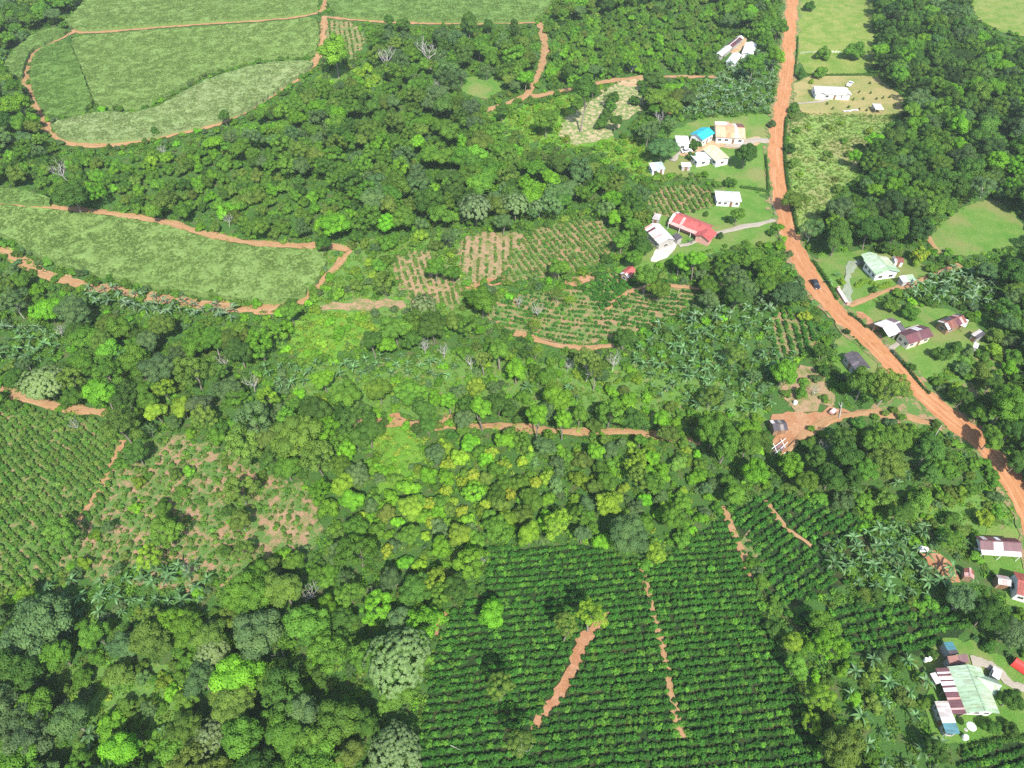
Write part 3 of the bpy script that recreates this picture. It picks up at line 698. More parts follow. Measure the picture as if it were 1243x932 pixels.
def tints(codes, n, jit=.14):
    base = np.array([PAL[c] if isinstance(c, str) else c for c in codes]); k = RNG.integers(0, len(base), n)
    return base[k]*np.exp(RNG.normal(size=(n, 1))*jit)*np.exp(RNG.normal(size=(n, 3))*jit*.35)
# ------------------------------------------------------------------ landmarks used to say where a tree stands
LM = [(215, 90, 'the big upper cane field'), (180, 305, 'the lower cane field'), (495, 12, 'the olive far field'), (646, 112, 'the fork of the far dirt track'), (730, 140, 'the sandy clearing'),
 (709, 105, 'the tall trunked tree'), (895, 60, 'the upper farm sheds'), (1010, 112, 'the white house on dry lawn'), (852, 162, 'the turquoise roofed house'),
 (876, 190, 'the cream roofed house'), (888, 160, 'the orange roofed house'), (885, 240, 'the white tin roofed bungalow'), (838, 275, 'the long red roofed farmhouse'), (808, 290, 'the white roofed barn'), (763, 331, 'the small red roofed shed'),
 (1068, 322, 'the pale green roofed bungalow'), (1078, 400, 'the white roofed open barn'), (1108, 405, 'the maroon roofed house'), (1158, 390, 'the rusty patchwork roofed house'), (1040, 438, 'the dark grey roofed shed'),
 (945, 520, 'the ruined farmyard'), (1212, 660, 'the maroon and white roofed house'), (1238, 708, 'the rust red roofed house'), (1180, 835, 'the big green roofed house'), (1110, 490, 'the road junction'),
 (945, 220, 'the road beside the meadow'), (1215, 560, 'the lower end of the road'), (483, 802, 'the great cream blossomed tree'), (481, 911, 'the lower cream blossomed tree'), (590, 300, 'the striped soil plot'), (720, 375, 'the terraced plot'),
 (485, 550, 'the bright lime clearing'), (410, 405, 'the bright herb patch'), (545, 515, 'the middle dirt track'), (690, 780, 'the bare earth strip'), (800, 760, 'the footpath through the coffee'), (900, 660, 'the upper coffee rows'),
 (60, 600, 'the left plantation'), (350, 640, 'the bare red patch'), (60, 488, 'the left dirt track'), (123, 476, 'the bright round track tree'), (52, 465, 'the grey blossomed track tree'), (33, 720, 'the lime column tree'),
 (1185, 270, 'the right meadow'), (1010, 45, 'the upper pasture'), (140, 715, 'the left banana clump'), (1070, 690, 'the right banana grove'), (870, 440, 'the middle banana grove'), (610, 250, 'the row of grey blossomed trees'), (405, 62, 'the lime tree by the canes'),
 (45, 800, 'the great dark tree'), (300, 560, 'the feathery left wood'), (240, 210, 'the wood between the cane fields'), (470, 160, 'the upper wood'), (1160, 120, 'the dark right wood'), (560, 620, 'the yellow flowered thicket')]
CW = dict(D='dark green', G='mid green', L='bright lime green', Y='yellow-green', O='olive', B='grey-green', P='pale', K='very dark green')
_B = [(235, 446, 10), (206, 442, 9), (262, 470, 9), (150, 470, 9), (330, 505, 9), (180, 520, 9), (70, 400, 9), (30, 440, 9), (130, 640, 9), (225, 690, 9), (140, 690, 9), (260, 800, 10), (340, 800, 10), (180, 860, 10), (420, 700, 10), (700, 230, 9), (560, 90, 9), (505, 95, 9), (530, 100, 9), (590, 85, 9), (600, 470, 9), (690, 440, 10), (880, 480, 11), (915, 455, 10), (1000, 540, 9), (1205, 215, 10)]
ORD = ['', 'second', 'third', 'fourth', 'fifth', 'sixth', 'seventh', 'eighth', 'ninth', 'tenth', 'eleventh', 'twelfth', 'thirteenth', 'fourteenth', 'fifteenth', 'sixteenth', 'seventeenth', 'eighteenth']
PLACED = []            # (object, description, px, py)
def size_word(rp): return 'small' if rp < 11 else ('big' if rp > 24 else '')
def label_all():
    d = {}
    for o, desc, px, py in PLACED:
        k = min((math.hypot(px-x, (py-y)*1.15), x, y, t) for x, y, t in LM if math.hypot(px-x, py-y) > 9)
        dx, dy = px-k[1], py-k[2]
        rel = ('right of' if dx > 0 else 'left of') if abs(dx) > abs(dy) else ('below' if dy > 0 else 'above')
        d.setdefault((desc, rel, k[3]), []).append((k[0], o))
    for (desc, rel, lm), L in d.items():
        L.sort(key=lambda t: t[0])
        for i, (_, o) in enumerate(L):
            if len(L) == 1: o['label'] = f'{desc} {rel} {lm}'
            else: o['label'] = f'{desc}, {ORD[i]+" " if i else ""}nearest {rel} {lm}'
    PLACED.clear()

SHAPE = dict(big='lumpy', round='round', small='bushy', narrow='upright', flat='flat-topped', loose='loose-leaved', ros='blossoming', ros2='blossoming', yel='yellow-flowered', sparse='thin-leaved', bare='leafless')
PSET = dict(big=P_big, round=P_round, small=P_small, narrow=P_narrow, flat=P_flat, loose=P_loose, ros=P_ros, ros2=P_ros2, yel=P_yel)
FLATN = dict(big=.78, round=.85, small=.85, narrow=1.35, flat=.42, loose=.75, ros=.62, ros2=.62, yel=.8)
GROUP = {'broadleaf_tree': 'broadleaf trees of the woods and plantations', 'flowering_tree': 'trees in pale or yellow blossom', 'bare_tree': 'leafless grey trees', 'shade_tree': 'thin pale-trunked shade trees'}
OCC = []               # (x, y, r) already taken by a tree, for spacing
def tree(px, py, rpx, kind='round', code='G', tall=0.0, label=None, seed=None, ground=None, rm=None):
    """one tree: Empty at its foot > trunk, crown.  px, py: crown centre in the photograph"""
    if ground is None:
        g = unproj(px, py, 6.0); dep = proj(g[0], g[1], g[2]+6)[2]; r = rpx*float(dep)/FPX
    else: r = rm
    fl = FLATN.get(kind, .9); hc = r*fl*.9+1.2+r*.55+tall
    if kind in ('small', 'yel'): hc = r*fl*.8+.3+tall
    if kind in ('sparse', 'bare'): hc = r*1.5+tall
    if ground is None: g = unproj(px, py, hc)
    else: g = np.array(ground)
    name = {'ros': 'flowering_tree', 'ros2': 'flowering_tree', 'yel': 'flowering_tree', 'bare': 'bare_tree', 'sparse': 'shade_tree'}.get(kind, 'broadleaf_tree')
    o = thing(name, None, 'tree', (g[0], g[1], g[2]-.05), RNG.uniform(0, 6.28), GROUP[name])
    k = int(RNG.integers(0, 1000)) if seed is None else seed
    col = np.array(PAL[code])*np.exp(RNG.normal()*.10)*np.exp(RNG.normal(size=3)*.05)
    if kind in ('sparse', 'bare'):
        H = hc*1.35; S = T_spr_m if kind == 'sparse' else T_bare_m; i = k % len(S)
        w = max(r*2.1, .8)
        t = link('trunk', S[i], o); t.scale = (w*.9 if kind == 'sparse' else w, w*.9 if kind == 'sparse' else w, H)
        if kind == 'sparse':
            c = link('crown', C_spr[i], o); c.scale = t.scale; c.color = (*col, 1)
    else:
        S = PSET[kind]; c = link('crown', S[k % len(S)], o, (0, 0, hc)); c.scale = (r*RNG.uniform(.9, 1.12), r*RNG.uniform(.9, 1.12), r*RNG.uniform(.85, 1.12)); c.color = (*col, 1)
        t = link('trunk', (T_norm_m+T_spr_m)[k % 5] if code in 'BOP' else T_norm_m[k % 3], o)
        t.scale = (max(hc, r*1.2)*.9, max(hc, r*1.2)*.9, hc+r*fl*.2)
        if tall: t.scale = (r*2.2, r*2.2, hc)
    OCC.append((g[0], g[1], r*.95))
    if label: o['label'] = label
    else:
        w = [x for x in (size_word(rpx), ('tall ' if tall > 3 else '')+CW[code] if kind != 'bare' else 'pale grey', SHAPE[kind]) if x]
        if kind == 'yel': w = [x for x in w if x != CW[code]]
        PLACED.append((o, ' '.join(w)+' tree', px, py))
    return o
H = """405,62,22,round,L 188,160,7,small,D 272,140,9,round,D 275,265,8,bare,B 73,203,13,bare,P 20,125,18,round,L 85,236,22,big,D 183,195,8,small,Y 197,181,8,bare,B
569,26,14,round,D 489,28,8,round,D 471,24,8,round,D 624,34,9,narrow,D 592,29,7,round,D 521,58,16,bare,P 469,66,15,bare,B 582,56,12,round,G 638,94,11,round,L 748,146,9,round,D 720,107,8,round,D 740,118,8,loose,D 663,145,16,big,G 609,133,10,round,D 572,130,13,round,B
783,112,11,round,D 793,97,13,round,D 805,178,18,flat,B 787,158,15,loose,B 802,142,11,bare,P 577,252,20,ros2,B 626,247,19,ros2,B 655,248,13,ros2,B 677,233,17,flat,B 693,228,14,flat,B 611,268,14,big,B 545,287,11,loose,B
946,32,11,round,G 942,68,12,round,L 915,77,15,round,G 907,185,14,round,D 896,260,10,round,G 842,175,8,small,D 840,190,7,small,D 886,221,8,small,D 966,242,15,flat,O 995,88,9,small,G 972,90,7,small,D 1000,65,9,small,G 1038,63,13,small,G 983,8,7,small,D 1019,285,22,big,D 987,277,15,loose,B 1058,278,20,big,D 1089,262,9,round,B 1043,248,10,round,D 1164,143,9,round,P 1201,220,15,sparse,O 959,181,8,small,D 962,198,8,small,O 963,131,8,small,D 936,281,6,small,D 937,150,6,small,B
52,465,23,ros,P 123,476,23,round,L 85,462,19,loose,O 101,441,19,big,G 318,400,11,bare,P 353,378,13,round,G 179,416,16,round,B 257,411,19,big,G 233,450,25,loose,O 241,491,16,round,B 307,508,26,loose,B 358,530,31,big,O 145,516,25,loose,O 165,550,15,round,D 294,540,25,loose,O 199,472,14,loose,Y 189,499,14,round,Y 220,493,14,round,Y 324,480,15,loose,Y 304,462,13,bare,B 290,594,22,loose,O 392,459,15,round,L 270,436,12,bare,B 90,515,9,bare,P
451,411,12,round,D,3 513,371,17,ros2,P 525,395,20,big,D 459,472,18,round,G 420,479,19,round,G 498,476,20,big,G 528,484,12,narrow,L 545,486,12,narrow,L 584,494,15,narrow,L,3 652,503,15,narrow,L,3 684,508,12,narrow,L,3 704,503,14,round,G 741,499,21,loose,G 802,509,13,round,L 623,492,9,loose,B 626,449,16,round,L 606,425,16,round,G,2 586,435,11,loose,O,3 572,438,10,bare,P 650,425,10,sparse,Y 670,469,11,sparse,Y 714,435,15,loose,O,4 724,447,13,loose,O,4 745,437,13,bare,P 653,373,11,bare,P 630,364,9,bare,P 677,357,10,sparse,O 650,391,10,sparse,Y 694,364,9,sparse,Y 758,408,14,round,D 679,324,12,round,G 785,334,14,round,G,2 446,523,23,big,D 434,575,17,big,B 520,516,13,round,D 528,550,14,round,B 466,341,17,loose,O 515,418,11,bare,P 538,425,10,bare,P 528,324,15,round,G 549,330,11,round,G 721,590,11,round,O
868,521,25,big,G 953,450,17,round,L 1079,468,25,loose,O 1051,464,21,round,G 893,429,15,loose,O 864,480,16,loose,O 977,383,8,yel,Y 1103,378,12,small,G 1082,371,11,small,G 1143,429,11,small,D 1160,421,9,small,D 1106,445,6,small,D 999,426,11,round,D 1225,488,28,big,G 1116,310,14,yel,Y 1028,402,5,small,K 990,473,9,bare,P
33,720,12,narrow,L 292,631,17,round,O 297,668,14,loose,O 325,686,14,round,O 357,681,14,round,G 300,722,30,big,G 150,783,18,round,B 257,790,19,ros,P 242,824,22,big,B 45,757,38,flat,B 20,815,32,big,D 114,769,19,round,G 183,748,17,loose,O 254,772,21,round,O 283,748,17,loose,O 377,717,15,bare,P 200,645,23,loose,G 180,676,17,loose,Y 73,645,23,loose,O 256,893,23,ros2,P
483,802,39,ros,P 479,845,26,big,G 481,912,29,ros,P 597,743,19,round,L 555,714,20,round,D 528,703,17,loose,Y 473,703,17,round,B 453,720,11,bare,P 607,831,18,loose,O,4 718,745,18,loose,Y,4 687,758,16,loose,O,4 631,900,20,loose,O,4 763,648,26,big,B 642,648,16,round,Y 676,634,19,loose,Y 587,679,10,bare,P 797,672,14,round,Y 707,648,13,round,B
962,779,15,round,Y 968,810,16,round,G 996,845,19,loose,Y 1007,783,23,loose,L 1000,757,19,round,G 1020,906,29,big,O 1200,745,23,big,D 1024,814,10,small,L 1138,911,14,round,D 1228,886,10,small,D 1203,883,11,small,D 1228,848,15,round,D 1131,793,8,small,D 986,876,14,loose,Y
846,313,11,round,L,4 826,318,13,round,L 895,356,16,big,D 930,345,15,round,G 905,352,17,big,B 880,330,14,loose,G 800,350,14,round,G 860,345,13,round,G 780,300,12,round,D 770,312,12,round,G 755,290,13,round,G 745,240,13,round,L 760,258,12,round,G 1140,200,15,big,G 1085,225,13,round,L 1062,170,12,round,L 1040,190,10,round,L 1075,205,12,loose,O 1105,180,14,big,D
1170,480,13,round,D 1205,530,18,big,G 1230,520,18,big,D 1190,500,13,round,G 1235,560,14,round,D 1205,465,12,round,D
545,562,11,yel,Y 575,577,10,yel,Y 596,550,10,yel,Y 612,566,9,yel,Y 541,596,11,yel,Y 562,585,9,yel,Y 521,612,10,yel,Y 634,560,9,yel,Y 526,632,11,yel,Y 620,600,10,yel,Y 650,585,9,yel,Y 470,668,10,yel,Y 560,620,10,yel,Y 590,612,9,yel,Y"""
H += ' 562,523,9,round,G 618,526,10,round,G 668,529,9,loose,G 735,533,8,round,O 778,533,9,round,G 506,521,9,round,D 830,538,8,small,G'
H += ' 1075,501,5,small,O 1095,506,6,small,G 1062,505,5,small,G 1085,497,5,small,O 985,520,5,small,G'
H += ' '+' '.join('%d,%d,%d,%s,B' % (x, y, r, 'bare' if i % 3 == 0 else 'loose') for i, (x, y, r) in enumerate(_B))
for row in H.split():
    q = row.split(','); x, y, rp = map(float, q[:3]); tree(x, y, rp, q[3], q[4], float(q[5]) if len(q) > 5 else 0.0)
for q in ((745, 118, 8), (740, 128, 8), (735, 140, 8), (730, 150, 9), (770, 122, 8)): tree(q[0], q[1], q[2], "small", "D")
tree(709, 106, 14, 'round', 'D', 11.0, 'tall dark green tree on a long bare trunk over the sandy clearing')

# ------------------------------------------------------------------ the woods: rejection-spaced trees, the largest seen become things, the rest one mass
RAD = {FOREST: (1.7, 5.3), DARK: (2.0, 5.6), LIME: (1.3, 3.3), BIGMIX: (2.6, 4.8), SCRUB: (1.3, 3.4), SPARSE: (1.3, 2.8), ROUGH: (1.2, 2.2), COCOA: (1.7, 2.9)}
DENS = {FOREST: 1.0, DARK: 1.0, LIME: 1.0, BIGMIX: 1.0, SCRUB: .7, SPARSE: .10, ROUGH: .04, COCOA: 1.0}
PALZ = {FOREST: 'DDGGGGGOOBBLG', DARK: 'KDDDGGGBL', LIME: 'LLGGYLGBLO', BIGMIX: 'DDGGGOL', SCRUB: 'GLGOBY', SPARSE: 'OGYG', ROUGH: 'OGOY', COCOA: 'DGGGLO'}
n = 62000
cx_ = RNG.uniform(-470, 470, n); cy_ = RNG.uniform(14, 800, n); cz_ = terrain(cx_, cy_)
pu, pv, pd = proj(cx_, cy_, cz_); zz = zone_at(pu, pv)
ok = np.isin(zz, list(RAD)) & (pu > -MX+5) & (pu < IW+MX-5) & (pv > -MT+3) & (pv < IH+MBOT-5)
cand = []
for i in np.nonzero(ok)[0]:
    z = int(zz[i])
    if RNG.uniform() > DENS[z]: continue
    lo, hi = RAD[z]; cand.append((lo+(hi-lo)*RNG.beta(1.3, 2.0), i, z))
cand.sort(key=lambda t: -t[0])
cell = 6.0; grid = {}
def put(x, y, r): grid.setdefault((int(x//cell), int(y//cell)), []).append((x, y, r))
for x, y, r in OCC: put(x, y, r)
def free(x, y, r, tol):
    a, b = int(x//cell), int(y//cell)
    for i in range(a-2, a+3):
        for j in range(b-2, b+3):
            for X, Y, R in grid.get((i, j), ()):
                if (X-x)**2+(Y-y)**2 < (tol*(r+R))**2: return False
    return True
CH = []
rs = np.array([c[0] for c in cand]); ix = np.array([c[1] for c in cand])
ht = rs*1.3+1.4
tests = []
zb = np.array([c[2] for c in cand])
for dz in (.2, .5, .8, 1.05, 1.3, 1.55):
    for ddx in ((0,) if dz < .6 else (-.75, 0, .75)):
        a, b, _ = proj(cx_[ix]+rs*ddx, cy_[ix], cz_[ix]+ht*dz); q = zone_at(a, b); tests.append(np.isin(q, [NONE, CANE, LAWN, ROUGH, COFFEE, BANANA, VINE]) & (q != zb))
good = np.sum(tests, 0) <= (RNG.uniform(0, 1, len(rs)) < .05)*3
for (r, i, z), gd in zip(cand, good):
    if not gd: continue
    if free(cx_[i], cy_[i], r, .56 if z not in (SCRUB, ROUGH) else .74):
        put(cx_[i], cy_[i], r); CH.append((r, i, z))
KINDZ = {FOREST: ['big', 'round', 'loose', 'loose', 'flat', 'round', 'narrow'], DARK: ['big', 'round', 'round', 'big'], LIME: ['small', 'round', 'small', 'yel'], BIGMIX: ['big', 'round'], SCRUB: ['small', 'round'], SPARSE: ['loose', 'small'], ROUGH: ['small'], COCOA: ['small']}
def bright_at(px, py, y): return 0
n_hand = sum(1 for o in bpy.data.objects if o.name.startswith('broadleaf_tree'))
def seen(t):
    r, i, z = t; vis = 0 < pu[i] < IW and 8 < pv[i] < IH+12
    return -(r/pd[i]) if vis else 1.0
CH.sort(key=seen)
indiv, rest = [], []
budget = 300-n_hand
for t in CH:
    r, i, z = t
    k = KINDZ[z][int(RNG.integers(0, len(KINDZ[z])))]
    if len(indiv) < budget and seen(t) < 0 and z not in (COCOA,): indiv.append((t, k))
    else: rest.append(t)
for (r, i, z), k in indiv:
    code = PALZ[z][int(RNG.integers(0, len(PALZ[z])))]
    a, b, dd = proj(cx_[i], cy_[i], cz_[i]+r*1.3)
    tree(float(a), float(b), r*FPX/float(dd), k, 'Y' if k == 'yel' else code, 0, ground=(cx_[i], cy_[i], cz_[i]), rm=r)
label_all()
pts = []; scl = []; idx = []; tn = []
for r, i, z in rest:
    small = r < 2.6 or z in (COCOA, SCRUB, ROUGH)
    fl = .85; hc = r*fl*.9+1.0+r*.5 if not small else r*.75+.2
    pts.append((cx_[i], cy_[i], cz_[i]+hc)); s = r*RNG.uniform(.95, 1.1); scl.append((s, s*RNG.uniform(.92, 1.08), s*RNG.uniform(.85, 1.15)))
    idx.append(int(RNG.integers(4, 7)) if small else int(RNG.choice([0, 1, 2, 3, 7, 8, 9, 10, 11, 12, 10, 13]))); c = PALZ[z][int(RNG.integers(0, len(PALZ[z])))]
    tn.append(np.array(PAL[c])*np.exp(RNG.normal()*.14)*np.exp(RNG.normal(size=3)*.05))
print('trees: individual', len(indiv), 'hand', n_hand, 'rest', len(rest))
scatter('forest', S_tree, np.array(pts), RNG.uniform(0, 6.28, len(pts)), np.array(scl), np.array(idx), np.array(tn), 'mass of smaller and farther trees of the woods')

# ------------------------------------------------------------------ shrubs filling the gaps between trees
n = 90000; x = RNG.uniform(-430, 430, n); y = RNG.uniform(14, 720, n); z = terrain(x, y); a, b, d = proj(x, y, z); zz = zone_at(a, b)
sd = {FOREST: .8, DARK: .8, LIME: 1, BIGMIX: 1, SCRUB: .8, SPARSE: .16, BANANA: .45, ROUGH: .07, VINE: .4}
sh = []
for i in np.nonzero((np.vectorize(lambda t: float(sd.get(int(t), 0)), otypes=[float])(zz) > RNG.uniform(0, 1, n)) & (a > -180) & (a < IW+180) & (b > -100) & (b < IH+120))[0]:
    r = RNG.uniform(.7, 1.9)*(1 if zz[i] != LIME else 1.15)
    if free(x[i], y[i], r*.8, .62): put(x[i], y[i], r*.8); sh.append((x[i], y[i], z[i], r, int(zz[i])))
SH = np.array(sh); t = tints('GGGLDOB', len(SH), .18)
for zc, codes in ((DARK, 'DDGG'), (LIME, 'LGGYB'), (SCRUB, 'LGGOYB'), (ROUGH, 'OOGY'), (VINE, 'LLY')):
    v = SH[:, 4] == zc; t[v] = tints(codes, int(v.sum()), .16)
scatter('shrubbery', S_shrub, SH[:, :3]+np.column_stack([0*SH[:, 0], 0*SH[:, 0], SH[:, 3]*.5]), RNG.uniform(0, 6.28, len(SH)), SH[:, 3][:, None]*np.array([1, 1, .9]), RNG.integers(0, 7, len(SH)), t, 'dense shrubs between the trees')
# ------------------------------------------------------------------ undergrowth everywhere that is neither bare, mown, field nor plantation
n = 420000
x = RNG.uniform(-430, 430, n); y = RNG.uniform(14, 760, n); z = terrain(x, y); a, b, d = proj(x, y, z); zz = zone_at(a, b)
dn = {FOREST: .8, DARK: .5, LIME: .7, BIGMIX: .6, SCRUB: .95, SPARSE: .22, VINE: .95, BANANA: .7, COCOA: .4, ROUGH: .05, COFFEE: .06, LAWN: .07, NONE: .05, CANE: 0}
keep = (RNG.uniform(0, 1, n) < np.vectorize(lambda t: float(dn.get(int(t), 0)), otypes=[float])(zz)) & (a > -200) & (a < IW+200) & (b > -90) & (b < IH+110)
# keep the road itself clear
_road = np.array(smooth_line(ROAD, 2)); _r = np.min(np.hypot(a[keep][:, None]-_road[None, :, 0], b[keep][:, None]-_road[None, :, 1]), 1)
K = np.nonzero(keep)[0][_r > 9.5]
def sub(mask_z, frac=1.0): return K[np.isin(zz[K], mask_z)]
k = sub([FOREST, DARK, BIGMIX, COCOA, BANANA, COFFEE]); s = RNG.uniform(.5, 1.3, len(k)); s[zz[k] == COFFEE] *= .55
print('undergrowth', len(K))
scatter('undergrowth', S_tuft, np.column_stack([x[k], y[k], z[k]]), RNG.uniform(0, 6.28, len(k)), s, RNG.integers(0, 6, len(k)), tints('GGGLOD', len(k)), 'low leafy undergrowth below the trees')
k = sub([LIME, SCRUB, VINE, SPARSE, NONE, LAWN]); s = RNG.uniform(.45, 1.15, len(k)); s[np.isin(zz[k], [NONE, LAWN])] *= .36; s[zz[k] == VINE] *= 1.15
t = tints('GGLOY', len(k)); v = zz[k] == VINE; t[v] = tints([(.13, .27, .025), (.18, .29, .035), (.10, .22, .03), (.22, .28, .04)], int(v.sum()), .15)
scatter('ground_cover', S_tuft, np.column_stack([x[k], y[k], z[k]]), RNG.uniform(0, 6.28, len(k)), s, RNG.integers(0, 6, len(k)), t, 'bright herbs and weeds in the clearings')
n = 60000; x = RNG.uniform(60, 260, n); y = RNG.uniform(200, 420, n); z = terrain(x, y); a, b, d = proj(x, y, z); k = np.nonzero(zone_at(a, b) == ROUGH)[0]
scatter('grass', S_blade, np.column_stack([x[k], y[k], z[k]]), RNG.uniform(0, 6.28, len(k)), RNG.uniform(.3, .8, len(k)), RNG.integers(0, 4, len(k)), tints([(.20, .30, .075), (.17, .285, .06), (.24, .28, .10), (.155, .265, .052)], len(k)), 'tall olive grass beside the road')

# ------------------------------------------------------------------ sugarcane: raised stands with ragged tops, one per parcel
CT = [[(.152, .258, .066), (.162, .268, .072), (.176, .282, .082)], [(.118, .226, .050), (.125, .234, .054)], [(.182, .284, .096), (.168, .27, .086), (.24, .315, .135)], [(.136, .244, .062), (.146, .254, .066)]]
M_cane = [ground_mat('cane_stand', [[q[0]*.86, q[1]*.80, q[2]*.78] for q in (c[0], c[-1])], .05, 2.6, .35, .65, .25) for c in CT]
for c in CANES:
    g = ground_poly(c['p'], .35, 1.6, 1, 1.7); B = np.array(g); x0, y0 = B.min(0); x1, y1 = B.max(0); hgt = 1.9
    X, Y = np.meshgrid(np.arange(x0, x1, 2.6), np.arange(y0, y1, 2.6)); X = X.ravel(); Y = Y.ravel(); m = inside(g, X, Y)
    P = [Vector(p) for p in g]+[Vector((p, q)) for p, q in zip(X[m]+RNG.normal(size=m.sum())*.4, Y[m]+RNG.normal(size=m.sum())*.4)]
    vs, es, fs, ov, _, _ = geometry.delaunay_2d_cdt(P, [], [list(range(len(g)))], 1, 1e-4)
    V = np.array([(p.x, p.y) for p in vs]); T = terrain(V[:, 0], V[:, 1])
    top = np.column_stack([V, T+hgt+RNG.normal(size=len(V))*.12]); bt = [(p[0], p[1], float(terrain(p[0], p[1]))-.1) for p in g]; nb = len(top)
    tp = [(p[0], p[1], float(terrain(p[0], p[1]))+hgt) for p in g]
    allv = np.concatenate([top, bt, tp]); k = len(g)
    walls = [[nb+i, nb+(i+1) % k, nb+k+(i+1) % k, nb+k+i] for i in range(k)]
    def ccw(f): p, q, r = V[f[0]], V[f[1]], V[f[2]]; return f if (q[0]-p[0])*(r[1]-p[1])-(q[1]-p[1])*(r[0]-p[0]) > 0 else f[::-1]
    area = (x1-x0)*(y1-y0); N0 = int(area/.34)
    X = RNG.uniform(x0, x1, N0); Y = RNG.uniform(y0, y1, N0); a, b, _ = proj(X, Y, terrain(X, Y)); vis = (a > -160) & (a < IW+160) & (b > -90)
    X = X[vis]; Y = Y[vis]; m = inside(g, X, Y); X = X[m]; Y = Y[m]; Z0 = terrain(X, Y)+hgt-.45
    patch = .5+.5*np.sin(X/17+Y/29)*np.sin(Y/13-X/31+1)
    t = tints(CT[c['c']], len(X), .03)*(0.90+.10*patch)[:, None]
    scatter('sugarcane', S_cane, np.column_stack([X, Y, Z0]), RNG.uniform(0, 6.28, len(X)), RNG.uniform(.5, .68, len(X)), RNG.integers(0, 6, len(X)), t, 'stand of pale green sugarcane', base=(allv, [ccw(list(f)) for f in fs]+walls, M_cane[c['c']]))

# ------------------------------------------------------------------ plantation rows
ROWS = []
def rows(poly, a, b, sp, pl, size, miss, codes, wob=.25, jit=.25, name=''):
    """bushes along straight rows in the direction of the pixel pair a-b"""
    A = unproj(*a)[:2]; Bp = unproj(*b)[:2]; u = (Bp-A)/np.linalg.norm(Bp-A); v = np.array([-u[1], u[0]])
    G = np.array([unproj(*p)[:2] for p in poly]); c = G.mean(0); R = np.max(np.hypot(*(G-c).T))+3
    s = np.arange(-R, R, sp); t = np.arange(-R, R, pl); S, T = np.meshgrid(s, t); S = S.ravel(); T = T.ravel()
    S = S+wob*np.sin(T/6.5+S*.13)+.5*wob*np.sin(T/2.7+S)+RNG.normal(size=len(S))*jit*.35; T = T+RNG.normal(size=len(T))*jit*.6+RNG.uniform(-.3, .3, len(s)).repeat(1)[np.tile(np.arange(len(s)), len(t))]
    P = c+S[:, None]*v+T[:, None]*u; X, Y = P.T; Zt = terrain(X, Y); pa, pb, pd_ = proj(X, Y, Zt)
    k = (zone_at(pa, pb) == COFFEE) & inside(poly, pa, pb) & (RNG.uniform(0, 1, len(X)) > miss)
    n = int(k.sum()); sc = size*RNG.uniform(.72, 1.22, n); tt = tints(codes, n, .13)
    for j in range(n): ROWS.append((pd_[k][j]/sc[j], X[k][j], Y[k][j], Zt[k][j], sc[j], tt[j], pa[k][j], pb[k][j], name))
bare = [(742, 743), (722, 770), (704, 806), (692, 836), (664, 872), (642, 892), (646, 876), (668, 848), (684, 816), (700, 776), (722, 752)]
paint(NONE, bare)
cof = {tuple(p[0]): p for z_, p in Z if z_ == COFFEE}
def cp(*k): return cof[k]
COF = [(.050, .168, .024), (.058, .188, .027), (.044, .150, .022), (.053, .178, .025), (.105, .27, .034)]
COFL = [(.085, .205, .032), (.11, .235, .036), (.135, .24, .045)]
rows(cp(590, 668), (540, 870), (700, 852), 1.55, .70, .70, .02, COF, .18, name='lower')
rows(cp(885, 618), (930, 690), (1020, 628), 1.75, 1.0, .82, .10, COF, .3, name='upper right')
rows(cp(950, 745), (960, 790), (1150, 752), 1.9, 1.0, .85, .08, COF, .25, name='right')
rows(cp(1165, 905), (1170, 925), (1243, 905), 1.9, .95, .85, .04, COF, .2, name='corner')
rows(cp(-60, 500), (20, 580), (100, 665), 1.62, 1.0, .80, .07, COFL, .25, name='left')
rows(cp(396, 24), (400, 30), (404, 66), 2.4, 1.2, .6, .25, COFL, .2, name='stubble plot')
rows(cp(480, 310), (500, 310), (515, 360), 2.0, 1.2, .7, .2, COFL, .3, name='middle')
rows(cp(570, 283), (590, 290), (586, 335), 2.6, 1.2, .62, .25, COFL, .2, name='striped plot')
rows(cp(640, 280), (660, 285), (690, 325), 2.0, 1.05, .72, .12, COFL, .3, name='above the shed')
rows(cp(600, 370), (620, 378), (760, 400), 1.9, 1.1, .66, .14, COF, .5, name='terraced')
rows(cp(700, 352), (720, 345), (748, 372), 2.0, 1.0, .95, .04, COF, .15, name='dense plot')
rows(cp(785, 240), (800, 238), (812, 262), 2.1, 1.1, .75, .10, COFL, .2, name='by the bungalow')
rows(cp(930, 385), (955, 385), (965, 428), 2.2, 1.1, .85, .1, COF, .2, name='by the road')
# young plants on red soil, and the sandy rows
sp = [p for z_, p in Z if z_ == SPARSE and p[0] == (130, 560)][0]
A = np.array([unproj(*p)[:2] for p in sp]); lo, hi = A.min(0), A.max(0); X, Y = np.meshgrid(np.arange(lo[0], hi[0], 1.9), np.arange(lo[1], hi[1], 1.6)); X = X.ravel()+RNG.normal(size=X.size)*.35; Y = Y.ravel()+RNG.normal(size=Y.size)*.3
pa, pb, pd_ = proj(X, Y, terrain(X, Y)); kk = ((zone_at(pa, pb) == SPARSE) | inside([(318, 622), (370, 612), (386, 650), (352, 664)], pa, pb)) & (RNG.uniform(0, 1, len(X)) > .12)
for j in np.nonzero(kk)[0]:
    s_ = RNG.uniform(.35, .95); ROWS.append((pd_[j]/s_, X[j], Y[j], float(terrain(X[j], Y[j])), s_, tints(COFL, 1)[0], pa[j], pb[j], 'red soil'))
vis = [r for r in ROWS if 5 < r[6] < IW-5 and 0 < r[7] < IH-4]; vis.sort(key=lambda r: r[0]); big = set(id(r) for r in vis[:300])
